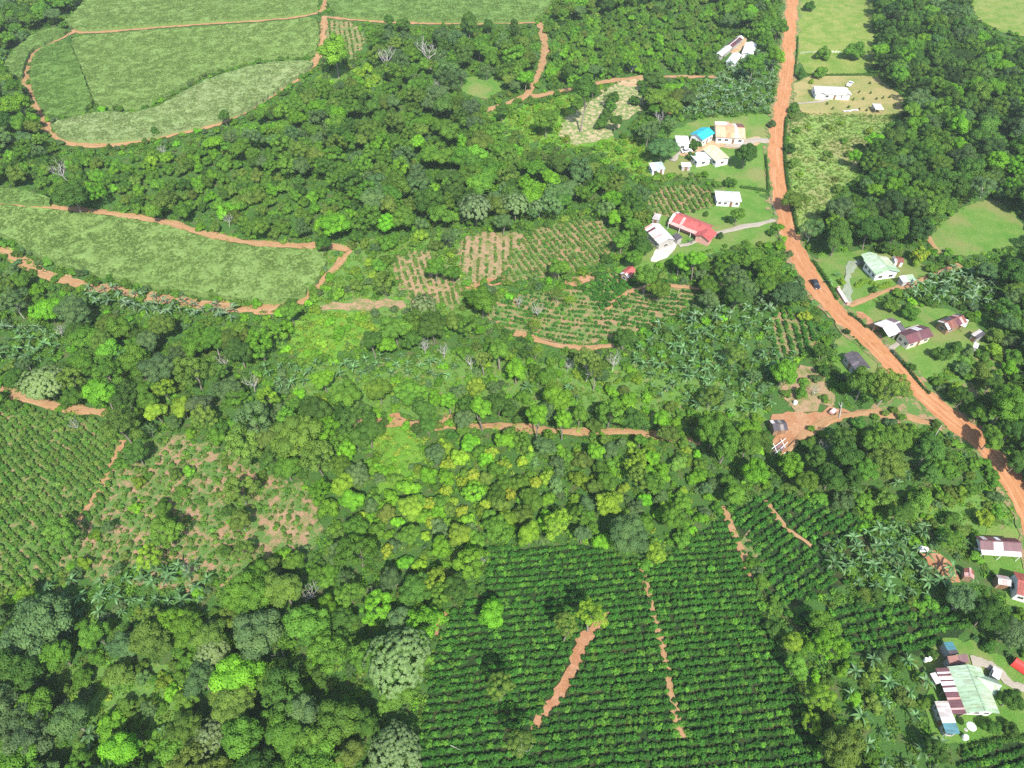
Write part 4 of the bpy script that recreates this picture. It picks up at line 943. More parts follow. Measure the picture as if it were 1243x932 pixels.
for j, r in enumerate(vis[:300]):
    o = link('coffee_bush', P_bush[j % 4], None, (r[1], r[2], r[3]+r[4]*.62)); o.rotation_euler = (0, 0, RNG.uniform(0, 6.28)); o.scale = (r[4], r[4], r[4]*1.05); o.color = (*r[5], 1)
    w = {'lower': 'dark green coffee bush in the close rows of the lower plantation', 'left': 'coffee bush in the rows of the left plantation', 'right': 'coffee bush in the rows left of the big green roofed house', 'corner': 'coffee bush in the corner rows below the big green roofed house', 'upper right': 'coffee bush in the upper rows near the bananas', 'red soil': 'young bush on the red soil of the left plantation'}.get(r[8], 'coffee bush in the '+r[8]+' rows')
    tag(o, w, 'bush', 'coffee bushes, '+r[8])
rr = [r for r in ROWS if id(r) not in big]
scatter('coffee_rows', S_bush, np.array([(r[1], r[2], r[3]+r[4]*.6) for r in rr]), RNG.uniform(0, 6.28, len(rr)), np.array([r[4] for r in rr]), RNG.integers(0, 4, len(rr)), np.array([r[5] for r in rr]), 'rows of coffee bushes over the plantations')
print('rows', len(ROWS))

# ------------------------------------------------------------------ banana plants
GD = [3.2, 3, 3, 3.2, 3.0, 3, 3, 2.6, 4.6]
gz = [p for z_, p in Z if z_ == BANANA]
GN = ['in the left clump below the young rows', 'under the lower cane field track', 'in the wood above the left track', 'in the thicket below the bright herbs', 'in the middle grove', 'around the upper farm sheds', 'beside the patchwork roofed house', 'in the right grove above the red bank', 'left of the big pale green roofed house']
BN = []
for p, gname, gd in zip(gz, GN, GD):
    G = np.array([unproj(*q)[:2] for q in p]); lo, hi = G.min(0), G.max(0); got = []
    for _ in range(2600):
        q = RNG.uniform(lo, hi); pa, pb, dd = proj(q[0], q[1], terrain(*q))
        if zone_at(pa, pb) != BANANA or not inside(p, [float(pa)], [float(pb)])[0]: continue
        if any((q[0]-r[0])**2+(q[1]-r[1])**2 < (gd*RNG.uniform(.7, 1.25))**2 for r in got): continue
        got.append(q); BN.append((float(dd), q, gname, float(pa), float(pb)))
for px, py in [(80, 760), (90, 880), (110, 893), (30, 890), (15, 880), (195, 885), (140, 895), (170, 700), (205, 700), (545, 287), (1040, 590), (1100, 575), (1035, 575), (1090, 585), (1155, 690), (1175, 655), (1185, 700), (1060, 800), (700, 480), (690, 470), (640, 470), (340, 470), (905, 540), (885, 535), (1165, 650), (660, 475), (680, 488), (840, 290), (860, 310), (890, 305), (1008, 340), (1018, 330), (960, 345)]:
    g = unproj(px, py, 2.2); BN.append((200.0, g[:2], 'among the trees', px, py))
BN.sort(key=lambda b: b[0]); restb = []
for j, (dd, q, gname, pa, pb) in enumerate(BN):
    if j < 290 and -10 < pa < IW+10 and -10 < pb < IH+10:
        g = float(terrain(*q)); o = thing('banana_plant', None, 'banana plant', (q[0], q[1], g), RNG.uniform(0, 6.28), 'banana plants '+gname)
        if gname == 'among the trees': PLACED.append((o, 'lone banana plant', pa, pb))
        else: o['label'] = 'banana plant with pale arching leaves '+gname
        s = RNG.uniform(.55, 1.1); c = link('leaves', P_ban[j % 6], o); c.scale = (s, s, s); c.color = (*(np.array((.074, .178, .056))*np.exp(RNG.normal()*.2)), 1); st = link('stem', P_stem, o); st.scale = (s, s, s)
    else: restb.append(q)
label_all()
if restb:
    q = np.array(restb); scatter('banana_grove', S_ban, np.column_stack([q, terrain(q[:, 0], q[:, 1])]), RNG.uniform(0, 6.28, len(q)), RNG.uniform(.75, 1.2, len(q)), RNG.integers(0, 4, len(q)), tints([(.085, .165, .07)], len(q)), 'farther banana plants')
print('bananas', len(BN))
# ------------------------------------------------------------------ buildings
M_roof = roof_mat()
M_wallw = plain_mat('white_wall', (.74, .72, .68), .8, .2, .12); M_wallc = plain_mat('cream_wall', (.66, .58, .44), .8, .2, .15); M_wallg = plain_mat('grey_wall', (.36, .34, .31), .85, .2, .2)
M_wallt = plain_mat('timber_wall', (.26, .17, .10), .85, .2, .3); M_wallp = plain_mat('pale_green_wall', (.52, .62, .50), .8, .2, .12); M_wallk = plain_mat('pink_wall', (.54, .29, .24), .8, .2, .15)
M_dark = plain_mat('window_glass', (.03, .035, .04), .12, .6, .1); M_frame = plain_mat('window_frame', (.62, .60, .56), .6, .3, .1); M_door = plain_mat('door_wood', (.20, .11, .06), .6, .3, .2)
M_post = plain_mat('post_timber', (.30, .24, .18), .8, .2, .2); M_white = plain_mat('white_paint', (.78, .78, .76), .5, .4, .06); M_tyre = plain_mat('rubber', (.02, .02, .02), .8, .2, .1); M_rim = plain_mat('wheel_metal', (.45, .45, .46), .35, .5, .1, metal=.6)
W = (.72, .72, .71); WB = (.58, .66, .72); MAR = (.125, .045, .055); RED = (.44, .10, .09); RUST = (.22, .085, .06); DK = (.09, .08, .09); TUR = (.03, .46, .58); PG = (.34, .50, .32); PG2 = (.40, .55, .39)
TAN = (.60, .34, .19); TANL = (.66, .44, .28); CRM = (.66, .64, .38); GRY = (.44, .43, .42); TEAL = (.07, .22, .26); PNK = (.62, .36, .33)
def rect_from(A, B, C, eave):
    a, b, c = (unproj(*p, zoff=eave) for p in (A, B, C))
    u = (b-a)[:2]; L = float(np.linalg.norm(u)); u = u/L; v = np.array([-u[1], u[0]]); w = float(np.dot((c-b)[:2], v))
    ctr = a[:2]+u*L/2+v*w/2
    return ctr, math.atan2(u[1], u[0]), L, abs(w)
def roof_side(m, x0, x1, y0, z0, y1, z1, strips, side, th=.05, pw=.95):
    """one slope of sheets from eave (y0,z0) to ridge (y1,z1)"""
    n = max(2, int(round((x1-x0)/pw))); q = 2 if abs(y1-y0) > 2.4 else 1
    for i in range(n):
        a, b = x0+(x1-x0)*i/n, x0+(x1-x0)*(i+1)/n; t = (i+.5)/n
        for k in range(q):
            f0, f1 = k/q, (k+1)/q; fm = (f0+f1)/2; c = strips[0][-1]
            for s in strips:
                if len(s) == 1: c = s[0]
                elif s[0] <= t <= s[1] and (len(s) < 4 or s[2] in (side, 'both')) and (len(s) < 5 or s[3][0] <= fm <= s[3][1]): c = s[-1]
            j = math.exp(random.gauss(0, .07)); cc = tuple(min(.86, x*j) for x in c)
            ya, za = y0+(y1-y0)*f0, z0+(z1-z0)*f0; yb, zb = y0+(y1-y0)*f1, z0+(z1-z0)*f1
            dz = .018*((i % 2)+(k % 2)*.7)+random.uniform(0, .006)
            if k: ya -= (y1-y0)*.012; za -= (z1-z0)*.012
            P = [(a-.02, ya, za+dz), (b+.02, ya, za+dz), (b+.02, yb, zb+dz), (a-.02, yb, zb+dz)]
            Q = [(p[0], p[1], p[2]-th) for p in P]
            if y1 < y0: P, Q = P[::-1], Q[::-1]
            m.poly(P, cc); m.poly(Q[::-1], cc)
            for e in range(4): m.poly([P[e], Q[e], Q[(e+1) % 4], P[(e+1) % 4]], cc)
def opening(kind, parent, cx, y, z0, w, h, face):
    """window or door set proud of a wall; face = (ox, oy, ux, uy) wall frame: outward normal and along"""
    ox, oy, ux, uy = face
    def bx(m, s0, s1, d0, d1, a, b):
        pts = []
        for z in (a, b):
            for d in (d0, d1):
                for s in (s0, s1): pts.append((cx*ux+y*ox+s*ux+d*ox, cx*uy+y*oy+s*uy+d*oy, z))
        n = len(m.v); m.v += pts
        for q in ((0, 2, 3, 1), (4, 5, 7, 6), (0, 1, 5, 4), (2, 6, 7, 3), (0, 4, 6, 2), (1, 3, 7, 5)): m.f.append([n+i for i in q]); m.c.append(None)
    if kind == 'window':
        m = MB(); t = .07
        bx(m, -w/2, -w/2+t, .003, .06, z0, z0+h); bx(m, w/2-t, w/2, .003, .06, z0, z0+h); bx(m, -w/2+t, w/2-t, .003, .06, z0, z0+t); bx(m, -w/2+t, w/2-t, .003, .06, z0+h-t, z0+h); bx(m, -.02, .02, .003, .05, z0+t, z0+h-t)
        f = m.build('window', M_frame, parent); p = MB(); bx(p, -w/2+t, -.021, .004, .03, z0+t+.002, z0+h-t-.002); bx(p, .021, w/2-t, .004, .03, z0+t+.002, z0+h-t-.002); p.build('pane', M_dark, f)
    else:
        m = MB(); bx(m, -w/2, w/2, .003, .05, z0, z0+h); d = m.build('door', M_door, parent); k = MB(); bx(k, w/2-.16, w/2-.08, .05, .09, z0+1.0, z0+1.08); k.build('handle', M_rim, d)
def house(name, label, A, B, C, eave=2.7, rise=1.1, roof='gable', ridge='x', strips=((W,),), wall=M_wallw, over=.5, wins=(2, 1), open_=False, porch=None, name_cat='house', group=None, door=True, wings=(), pw=.95):
    ctr, yaw, L, Wd = rect_from(A, B, C, eave)
    if ridge == 'y': L, Wd = Wd, L; yaw += math.pi/2
    g = float(terrain(*ctr)); o = thing(name, label, name_cat, (ctr[0], ctr[1], g), yaw, group)
    hx, hy = L/2, Wd/2
    rm = MB()
    if roof == 'gable':
        roof_side(rm, -hx, hx, -hy, eave, 0, eave+rise, strips, 'a', pw=pw); roof_side(rm, -hx, hx, hy, eave, 0, eave+rise, strips, 'b', pw=pw)
    elif roof == 'shed': roof_side(rm, -hx, hx, -hy, eave, hy, eave+rise, strips, 'a', pw=pw)
    elif roof == 'hip':
        q = min(hy, hx*.7); c = strips[0][-1]; e = eave; t = eave+rise
        R0, R1 = (-hx+q, 0, t), (hx-q, 0, t); P = [(-hx, -hy, e), (hx, -hy, e), (hx, hy, e), (-hx, hy, e)]
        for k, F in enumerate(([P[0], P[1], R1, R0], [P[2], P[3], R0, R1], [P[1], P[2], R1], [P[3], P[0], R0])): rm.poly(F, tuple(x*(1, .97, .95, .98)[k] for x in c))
        rm.poly([(p[0], p[1], p[2]-.05) for p in P[::-1]], c)
        for i in range(4): rm.poly([P[i], (P[i][0], P[i][1], e-.05), (P[(i+1) % 4][0], P[(i+1) % 4][1], e-.05), P[(i+1) % 4]], c)
    for wx0, wx1, wy, wr in wings:      # cross gables: ridge runs out along -y or +y
        s = 1 if wy > 0 else -1; xm = (wx0+wx1)/2; c = strips[0][-1]; yo = wy; yi = 0
        e0 = eave+.03; t0 = eave+wr
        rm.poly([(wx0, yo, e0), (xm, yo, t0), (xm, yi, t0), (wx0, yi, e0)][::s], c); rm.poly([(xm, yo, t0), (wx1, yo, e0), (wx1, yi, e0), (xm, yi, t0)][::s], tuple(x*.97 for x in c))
        rm.poly([(wx0, yo, e0-.05), (xm, yo, t0-.05), (xm, yi, t0-.05), (wx0, yi, e0-.05)][::-s], c); rm.poly([(xm, yo, t0-.05), (wx1, yo, e0-.05), (wx1, yi, e0-.05), (xm, yi, t0-.05)][::-s], c)
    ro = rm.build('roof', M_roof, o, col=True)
    if roof == 'gable':
        rc = MB(); c = strips[0][-1]
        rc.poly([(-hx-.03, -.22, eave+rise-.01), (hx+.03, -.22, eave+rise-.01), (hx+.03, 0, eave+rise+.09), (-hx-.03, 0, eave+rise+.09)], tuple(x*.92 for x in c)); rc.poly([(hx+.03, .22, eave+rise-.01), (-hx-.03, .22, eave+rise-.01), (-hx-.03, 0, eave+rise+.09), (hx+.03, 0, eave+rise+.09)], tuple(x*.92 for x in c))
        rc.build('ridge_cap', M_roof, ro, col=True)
    wx, wy = hx-over, hy-over
    if open_:
        for x in np.linspace(-wx, wx, max(2, int(L/3)+1)):
            for y in (-wy, wy):
                z = eave-.06+(rise*(y+hy)/(2*hy) if roof == 'shed' else 0); m = MB(); m.box(x-.08, x+.08, y-.08, y+.08, -1, z); m.build('post', M_post, o)
        m = MB(); m.box(-wx+.1, wx-.1, wy-.12, wy-.02, -1, eave*.7); m.build('wall', wall, o)
    else:
        m = MB(); zb = -1.2; dr = rise*over/hy
        if roof == 'gable':
            zt = eave+dr-.08
            for x, s in ((-wx, -1), (wx, 1)):
                F = [(x, -wy, zb), (x, wy, zb), (x, wy, zt), (x, 0, eave+rise-.08), (x, -wy, zt)]; m.poly(F if s > 0 else F[::-1])
            m.poly([(-wx, -wy, zb), (wx, -wy, zb), (wx, -wy, zt), (-wx, -wy, zt)]); m.poly([(wx, wy, zb), (-wx, wy, zb), (-wx, wy, zt), (wx, wy, zt)])
        elif roof == 'shed':
            z0, z1 = eave+rise*over/(2*hy)-.08, eave+rise-rise*over/(2*hy)-.08
            for x, s in ((-wx, -1), (wx, 1)):
                F = [(x, -wy, zb), (x, wy, zb), (x, wy, z1), (x, -wy, z0)]; m.poly(F if s > 0 else F[::-1])
            m.poly([(-wx, -wy, zb), (wx, -wy, zb), (wx, -wy, z0), (-wx, -wy, z0)]); m.poly([(wx, wy, zb), (-wx, wy, zb), (-wx, wy, z1), (wx, wy, z1)])
        else: m.box(-wx, wx, -wy, wy, zb, eave-.06)
        for wx0, wx1, yo, wr in wings:
            s = 1 if yo > 0 else -1; a, b = wx0+over, wx1-over; y2 = yo-s*over; xm = (wx0+wx1)/2
            F = [(a, y2, zb), (b, y2, zb), (b, y2, eave), (xm, y2, eave+wr-.12), (a, y2, eave)]; m.poly(F if s < 0 else F[::-1])
            for x, ss in ((a, -1), (b, 1)):
                F = [(x, y2, zb), (x, s*wy, zb), (x, s*wy, eave), (x, y2, eave)]; m.poly(F if ss*s < 0 else F[::-1])
        m.build('wall', wall, o)
        faces = ((0, -1, 1, 0, wy, wx, wins[0]), (0, 1, 1, 0, wy, wx, wins[0]), (-1, 0, 0, 1, wx, wy, wins[1]), (1, 0, 0, 1, wx, wy, wins[1]))
        for fi, (ox, oy, ux, uy, dd, hw, nw) in enumerate(faces):
            if any((wg[2] < 0) == (oy < 0) for wg in wings) and fi < 2: nw = max(0, nw-1)
            for k in range(nw):
                s = -hw+2*hw*(k+.5)/nw
                if door and fi == 0 and k == nw//2: opening('door', o, s, dd, .05, .95, 2.0, (ox, oy, ux, uy))
                else: opening('window', o, s, dd, .95, min(1.5, 2*hw/nw*.55), 1.05, (ox, oy, ux, uy))
    if porch:                            # (side, depth, colour): a lower lean-to roof on posts along one long side
        sd, dp, pc = porch; m = MB(); y0 = sd*hy; y1 = sd*(hy+dp); S = [(-hx*.96, y0, eave-.05), (hx*.96, y0, eave-.05), (hx*.96, y1, eave-.45), (-hx*.96, y1, eave-.45)]
        m.poly(S if sd < 0 else S[::-1], pc); m.poly([(p[0], p[1], p[2]-.05) for p in (S[::-1] if sd < 0 else S)], pc); pr = m.build('porch_roof', M_roof, o, col=True)
        for x in np.linspace(-hx*.92, hx*.92, max(3, int(L/3))):
            m = MB(); m.box(x-.07, x+.07, y1-sd*.2-.07, y1-sd*.2+.07, -1, eave-.47); m.build('post', M_white, pr)
    return o
hs = house
hs('shed', 'long shed with white lower roof and dark maroon upper roof among bananas', (876.2, 67.2), (903.2, 45.4), (895, 43.8), 2.4, .8, 'gable', 'x', ((W,), (.48, 1, MAR), (.72, .8, DK), (.92, 1, W)), M_wallg, .3, (3, 1), name_cat='shed')
hs('farm_house', 'small white roofed house right of the long banana farm shed', (900, 65), (905, 51.5), (918.5, 54.2), 2.6, .9, 'gable', 'x', ((W,),), M_wallw, .4, (2, 1))
hs('farm_house', 'small white roofed house below the long banana farm shed', (880.8, 74.5), (889, 64.8), (900.5, 67), 2.6, .8, 'gable', 'x', ((W,), (0, .3, WB)), M_wallw, .4, (2, 1))
hs('ranch_house', 'long white house with double porch gables on the dry tan lawn', (990, 113), (1030.5, 115), (1027.6, 106), 2.7, 1.2, 'gable', 'x', ((W,),), M_wallw, .5, (5, 1), wings=((-7.2, -2.2, -4.6, 1.0), (4.2, 8.4, -3.9, .8)))
hs('pavilion', 'small white roofed open pavilion on the dry tan lawn', (1063, 132.4), (1073.5, 132.6), (1072, 126), 2.3, .7, 'hip', 'x', ((W,),), M_wallw, .25, open_=True, name_cat='pavilion')
hs('shed', 'white roofed shed at the left end of the tin roofed hamlet', (821.2, 175.7), (819.3, 164.2), (834.3, 160), 2.5, .6, 'shed', 'y', ((W,),), M_wallw, .3, (1, 1), name_cat='shed')
hs('village_house', 'house with bright turquoise tin roof in the hamlet', (837, 163), (853.2, 170.4), (868.6, 161.5), 3.2, 1.2, 'gable', 'y', ((TUR,),), M_wallw, .5, (3, 2))
hs('village_house', 'house with orange and tan sheet roof and white front wall', (868.8, 166.5), (905, 168.5), (904.6, 150), 2.8, 1.4, 'gable', 'x', ((TAN,), (0, .35, TANL), (.7, .78, W), (.78, 1, RUST), (.78, 1, 'a', TANL), (.62, .7, TANL)), M_wallw, .5, (4, 1))
hs('shed', 'small white roofed lean-to behind the orange roofed house', (869.6, 156.6), (886.5, 157), (885.2, 149), 3.2, .5, 'shed', 'x', ((W,), (.85, 1, PNK)), M_wallw, .2, (1, 1), name_cat='shed')
hs('village_house', 'house with pale cream yellow roof in the hamlet', (869.5, 196.5), (887, 192.5), (872.5, 176.2), 2.7, 1.0, 'gable', 'y', ((CRM,),), M_wallw, .5, (3, 1))
hs('village_house', 'pale blue-white roofed house beside the cream roofed house', (846.3, 196.5), (864, 193), (857.8, 184.2), 2.6, .8, 'gable', 'y', ((WB,),), M_wallw, .4, (2, 1))
hs('shed', 'little white roofed hut below the pale blue-white roofed house', (827.6, 202), (839.2, 202.2), (838.8, 198.2), 2.1, .4, 'shed', 'x', ((W,),), M_wallg, .2, (1, 0), name_cat='shed')
hs('shed', 'hut roofed half white half blue-green under the grey-green trees', (791.8, 206.5), (807.7, 204.8), (807.2, 197), 2.4, .5, 'shed', 'x', ((W,), (.5, 1, (.42, .58, .60))), M_wallw, .25, (2, 1), name_cat='shed')
hs('bungalow', 'white bungalow with white tin roof beside the striped rows', (869.8, 243), (900.6, 244.6), (900.2, 233), 2.7, 1.0, 'hip', 'x', ((W,),), M_wallw, .45, (4, 1))
hs('farmhouse', 'long red roofed farmhouse with white left end and front gable', (812, 267.4), (856.5, 284.2), (865.8, 273.4), 2.8, 1.3, 'gable', 'x', ((RED,), (0, .1, W), (.3, .33, 'a', PNK), (.55, .6, PNK)), M_wallk, .5, (5, 1), porch=(-1, 1.2, PNK), wings=((4.0, 9.6, -5.8, 1.15),))
hs('barn', 'white tin roofed barn with maroon patches beside the red farmhouse', (800, 296), (819.6, 290.2), (803, 271), 3.0, 1.0, 'gable', 'y', ((W,), (.72, .8, 'b', MAR), (.9, 1, 'b', PNK), (.35, .42, 'b', PNK), (0, .06, 'a', GRY)), M_wallg, .3, (3, 1), name_cat='barn')
hs('shed', 'small grey hut at the top end of the white barn', (791.5, 265.5), (799.6, 267.5), (799.2, 261), 2.2, .5, 'shed', 'x', ((GRY,),), M_wallg, .2, (1, 0), name_cat='shed')
hs('shed', 'dark slate lean-to between the barn and the red farmhouse', (816, 285.4), (822.5, 291), (825, 286), 2.2, .4, 'shed', 'x', ((DK,),), M_wallg, .15, (0, 0), name_cat='shed', door=False)
hs('shed', 'small red roofed shed with a white end at the plantation edge', (752.4, 332.3), (762.6, 337), (772, 327.4), 2.5, .8, 'gable', 'y', ((RED,), (.0, .2, 'a', W), (0, .2, 'b', W)), M_wallt, .3, (2, 1), name_cat='shed')
hs('bungalow', 'pale green roofed bungalow at the end of a mossy drive', (1094, 329), (1077, 312.6), (1050.4, 319.6), 3.0, 1.3, 'gable', 'x', ((PG,), (.3, 1, 'b', PG2), (.35, 1, 'a', (.46, .54, .38))), M_wallw, .6, (3, 2))
hs('garage_wing', 'green roofed carport at the left of the pale green bungalow', (1044.5, 309.5), (1055.4, 323.4), (1071, 317), 2.75, .8, 'gable', 'x', ((PG2,),), M_wallg, .4, open_=True, name_cat='carport')
hs('shed', 'small green roofed shed right of the pale green bungalow', (1096.6, 342.6), (1112.6, 339.8), (1109, 333.8), 2.2, .5, 'shed', 'x', ((PG,), (0, .3, WB)), M_wallg, .25, (1, 0), name_cat='shed')
hs('shed', 'brown shack with a white front behind the pale green bungalow', (1086.5, 318), (1098, 318), (1096.5, 311.5), 2.2, .5, 'gable', 'x', ((RUST,), (.0, .3, GRY)), M_wallw, .2, (1, 0), name_cat='shed')
hs('open_barn', 'white roofed open barn with a dark end beside the maroon house', (1060.2, 393.4), (1079.2, 408.8), (1097.4, 398), 3.0, 1.0, 'gable', 'y', ((W,), (.72, 1, 'a', DK), (.72, 1, 'b', (.2, .13, .14))), M_wallt, .4, open_=True, name_cat='barn')
hs('farm_house', 'maroon roofed house with one white roof sheet on the green lawn', (1088.8, 404.4), (1104.6, 417.8), (1129.6, 404), 2.8, 1.1, 'gable', 'y', ((MAR,), (.55, .8, 'b', W), (.0, .3, 'a', (.16, .05, .06)), (.4, .55, 'a', (.16, .075, .075))), M_wallc, .5, (3, 2), porch=(1, .8, (.62, .55, .46)))
hs('farm_house', 'house with rusty red, dark and white patchwork roof', (1137.4, 390), (1151.4, 400.2), (1171, 388.4), 2.6, 1.0, 'gable', 'y', ((RUST,), (.0, .14, W), (.3, .45, 'b', DK), (.55, .75, MAR), (.75, .85, PNK), (.85, 1, 'b', DK)), M_wallt, .4, (2, 1))
hs('shed', 'white awning at the right end of the patchwork roofed house', (1164, 394), (1172, 397), (1178, 390.5), 2.2, .3, 'shed', 'x', ((W,),), M_wallw, .15, open_=True, name_cat='shed')
hs('shed', 'dark hut with pale edge right of the patchwork roofed house', (1179, 405.5), (1187, 411), (1192, 404), 2.2, .5, 'shed', 'x', ((DK,), (.0, .25, GRY)), M_wallg, .2, (1, 0), name_cat='shed')
hs('shed', 'tiny white roofed privy below the dark hut', (1181, 421), (1186.5, 423), (1188.5, 418), 2.0, .3, 'shed', 'x', ((W,),), M_wallg, .12, (0, 0), name_cat='shed', door=False)
hs('shed', 'dark grey roofed long shed beside the road on green lawn', (1023.7, 431.0), (1039.4, 450.6), (1055.6, 443.8), 2.6, .9, 'gable', 'x', ((DK,), (.6, .75, 'a', (.15, .13, .14)), (0, .06, 'b', GRY)), M_wallg, .35, (3, 1), name_cat='shed')
hs('ruined_shed', 'ruined dark roofed shed with a white sheet in the red farmyard', (934, 510.5), (939.4, 523.4), (957, 521.6), 2.2, .6, 'gable', 'y', ((DK,), (.0, .2, 'b', W), (.5, .7, (.24, .21, .19))), M_wallt, .25, (1, 0), name_cat='shed')
hs('farm_house', 'maroon roofed house with a white middle section, highest on the right edge', (1190, 667), (1240, 670), (1234.4, 653), 2.7, 1.1, 'gable', 'x', ((MAR,), (.2, .55, 'b', W), (.30, .55, 'a', W), (.16, .26, 'b', W), (.24, .4, 'b', (.19, .07, .08))), M_wallw, .5, (4, 1), porch=(-1, 1.0, (.62, .62, .60)))
hs('shed', 'small pink and rust roofed hut beside the red soil bank', (1170.7, 699.6), (1182.6, 703.4), (1185.8, 693.8), 2.0, .6, 'gable', 'y', ((PNK,), (.4, .7, TANL), (.7, 1, RUST)), M_wallt, .2, (1, 0), name_cat='shed')
hs('farm_house', 'rust red and white roofed house cut by the right edge', (1230.4, 692.6), (1234.4, 721), (1266, 724), 3.0, 1.2, 'gable', 'y', ((RED,), (.3, .45, W), (0, .1, W), (.7, 1, 'b', W), (.1, .3, (.30, .08, .06))), M_wallw, .4, (2, 1))
hs('shed', 'grey weathered hut left of the rust red roofed house', (1212, 709), (1228, 712), (1226, 700), 2.2, .5, 'gable', 'x', ((GRY,), (.4, .6, (.45, .3, .28))), M_wallt, .2, (1, 0), name_cat='shed')
hs('country_house', 'big pale green roofed house with a right wing, beside the coffee', (1149.9, 809), (1171.8, 864.6), (1210.4, 859.4), 3.0, 1.5, 'gable', 'x', ((PG,), (.05, .4, 'a', PG2), (.55, .9, 'b', (.42, .53, .38)), (.2, .3, 'b', (.32, .45, .30))), M_wallw, .6, (5, 3))
hs('house_wing', 'green gabled wing on the right of the big green house', (1183, 834), (1212, 845), (1206.5, 824.5), 3.0, 1.3, 'gable', 'x', ((PG2,),), M_wallw, .4, (1, 1), name_cat='house wing')
hs('lean_to', 'lean-to of striped maroon and white sheets along the big green house', (1135.2, 811.2), (1157.4, 866.4), (1170.8, 864), 2.5, .45, 'shed', 'x', ((MAR,), (.18, .27, W), (.30, .38, W), (.42, .5, W), (.03, .06, PNK), (.1, .13, W), (.55, .58, PNK), (.66, .69, PNK), (.77, .8, PNK), (.88, .91, PNK)), M_wallg, .2, open_=True, name_cat='lean-to', pw=.36)
hs('shed', 'rust roofed shed behind the big green house', (1153.4, 806.6), (1176.6, 804.4), (1172.8, 795.2), 2.5, .6, 'shed', 'x', ((RUST,), (.15, .3, TAN), (.55, 1, MAR), (.45, .5, PNK)), M_wallg, .2, (2, 0), name_cat='shed')
hs('shed', 'narrow shed with turquoise top and black lower roof', (1151.8, 794.8), (1164, 793.6), (1158.8, 778.8), 2.3, .4, 'shed', 'y', ((DK,), (.42, 1, TEAL)), M_wallg, .15, (0, 0), name_cat='shed', door=False)
hs('shed', 'little white awning at the left of the striped lean-to', (1129, 817.6), (1136.4, 830), (1141.2, 828), 2.2, .3, 'shed', 'x', ((W,),), M_wallg, .12, open_=True, name_cat='shed')
hs('shed', 'long narrow white shed ending in teal sheets by the bananas', (1134.6, 851.4), (1149.2, 890.4), (1162.6, 888), 2.3, .5, 'shed', 'x', ((W,), (0, .25, GRY), (.3, .45, GRY), (.68, 1, TEAL)), M_wallg, .2, (4, 1), name_cat='shed')
hs('shed', 'small dark blue tin roof at the end of the far dirt track', (766, 82), (775, 81.5), (774, 75), 2.3, .5, 'shed', 'x', (((.12, .17, .25),),), M_wallg, .2, (1, 0), name_cat='shed')
# red tunnel-shaped canvas shelter
ctr, yaw, L, Wd = rect_from((1228, 806), (1249, 821), (1254, 813), 1.0); g = float(terrain(*ctr)); o = thing('canvas_shelter', 'bright red arched canvas shelter at the right edge', 'shelter', (ctr[0], ctr[1], g), yaw)
m = MB(); K = 9
for i in range(K):
    a, b = math.pi*i/K, math.pi*(i+1)/K
    p = [(x, math.cos(t)*Wd/2, .5+math.sin(t)*1.7) for x, t in ((-L/2, a), (L/2, a), (L/2, b), (-L/2, b))]; m.poly(p[::-1]); m.poly([(q[0], q[1]*.985, q[2]-.02) for q in p])
m.build('canvas', plain_mat('red_canvas', (.62, .05, .04), .6, .3, .12), o)
for x in (-L/2+.1, 0, L/2-.1):
    for s in (-1, 1): m = MB(); m.box(x-.05, x+.05, s*Wd/2*.96-.05, s*Wd/2*.96+.05, -.6, .55); m.build('post', M_post, o)

# collapsed timber frame
g = unproj(947.6, 545); o = thing('collapsed_frame', 'collapsed white timber frame at the lower edge of the red farmyard', 'wreck', tuple(g), .5)
for k, (p, q) in enumerate([((-2.6, -.6, .6), (2.4, .4, .9)), ((-2.2, 1.0, .3), (2.6, 1.4, 1.2)), ((-1.8, -1.0, .1), (-1.2, 1.8, 1.1)), ((.9, -1.0, .2), (1.5, 1.9, 1.0)), ((-2.8, -1.2, .1), (.4, -1.5, .15))]):
    m = MB(); m.tube(p, q, .08, .07, 4); m.build('beam', M_white, o)
m = MB(); m.box(-2.0, .9, -.7, 1.0, .34, .40); s_ = m.build('roof_sheet', plain_mat('burnt_sheet', (.16, .09, .09), .7, .3, .3), o); s_.rotation_euler = (.12, -.1, .2)

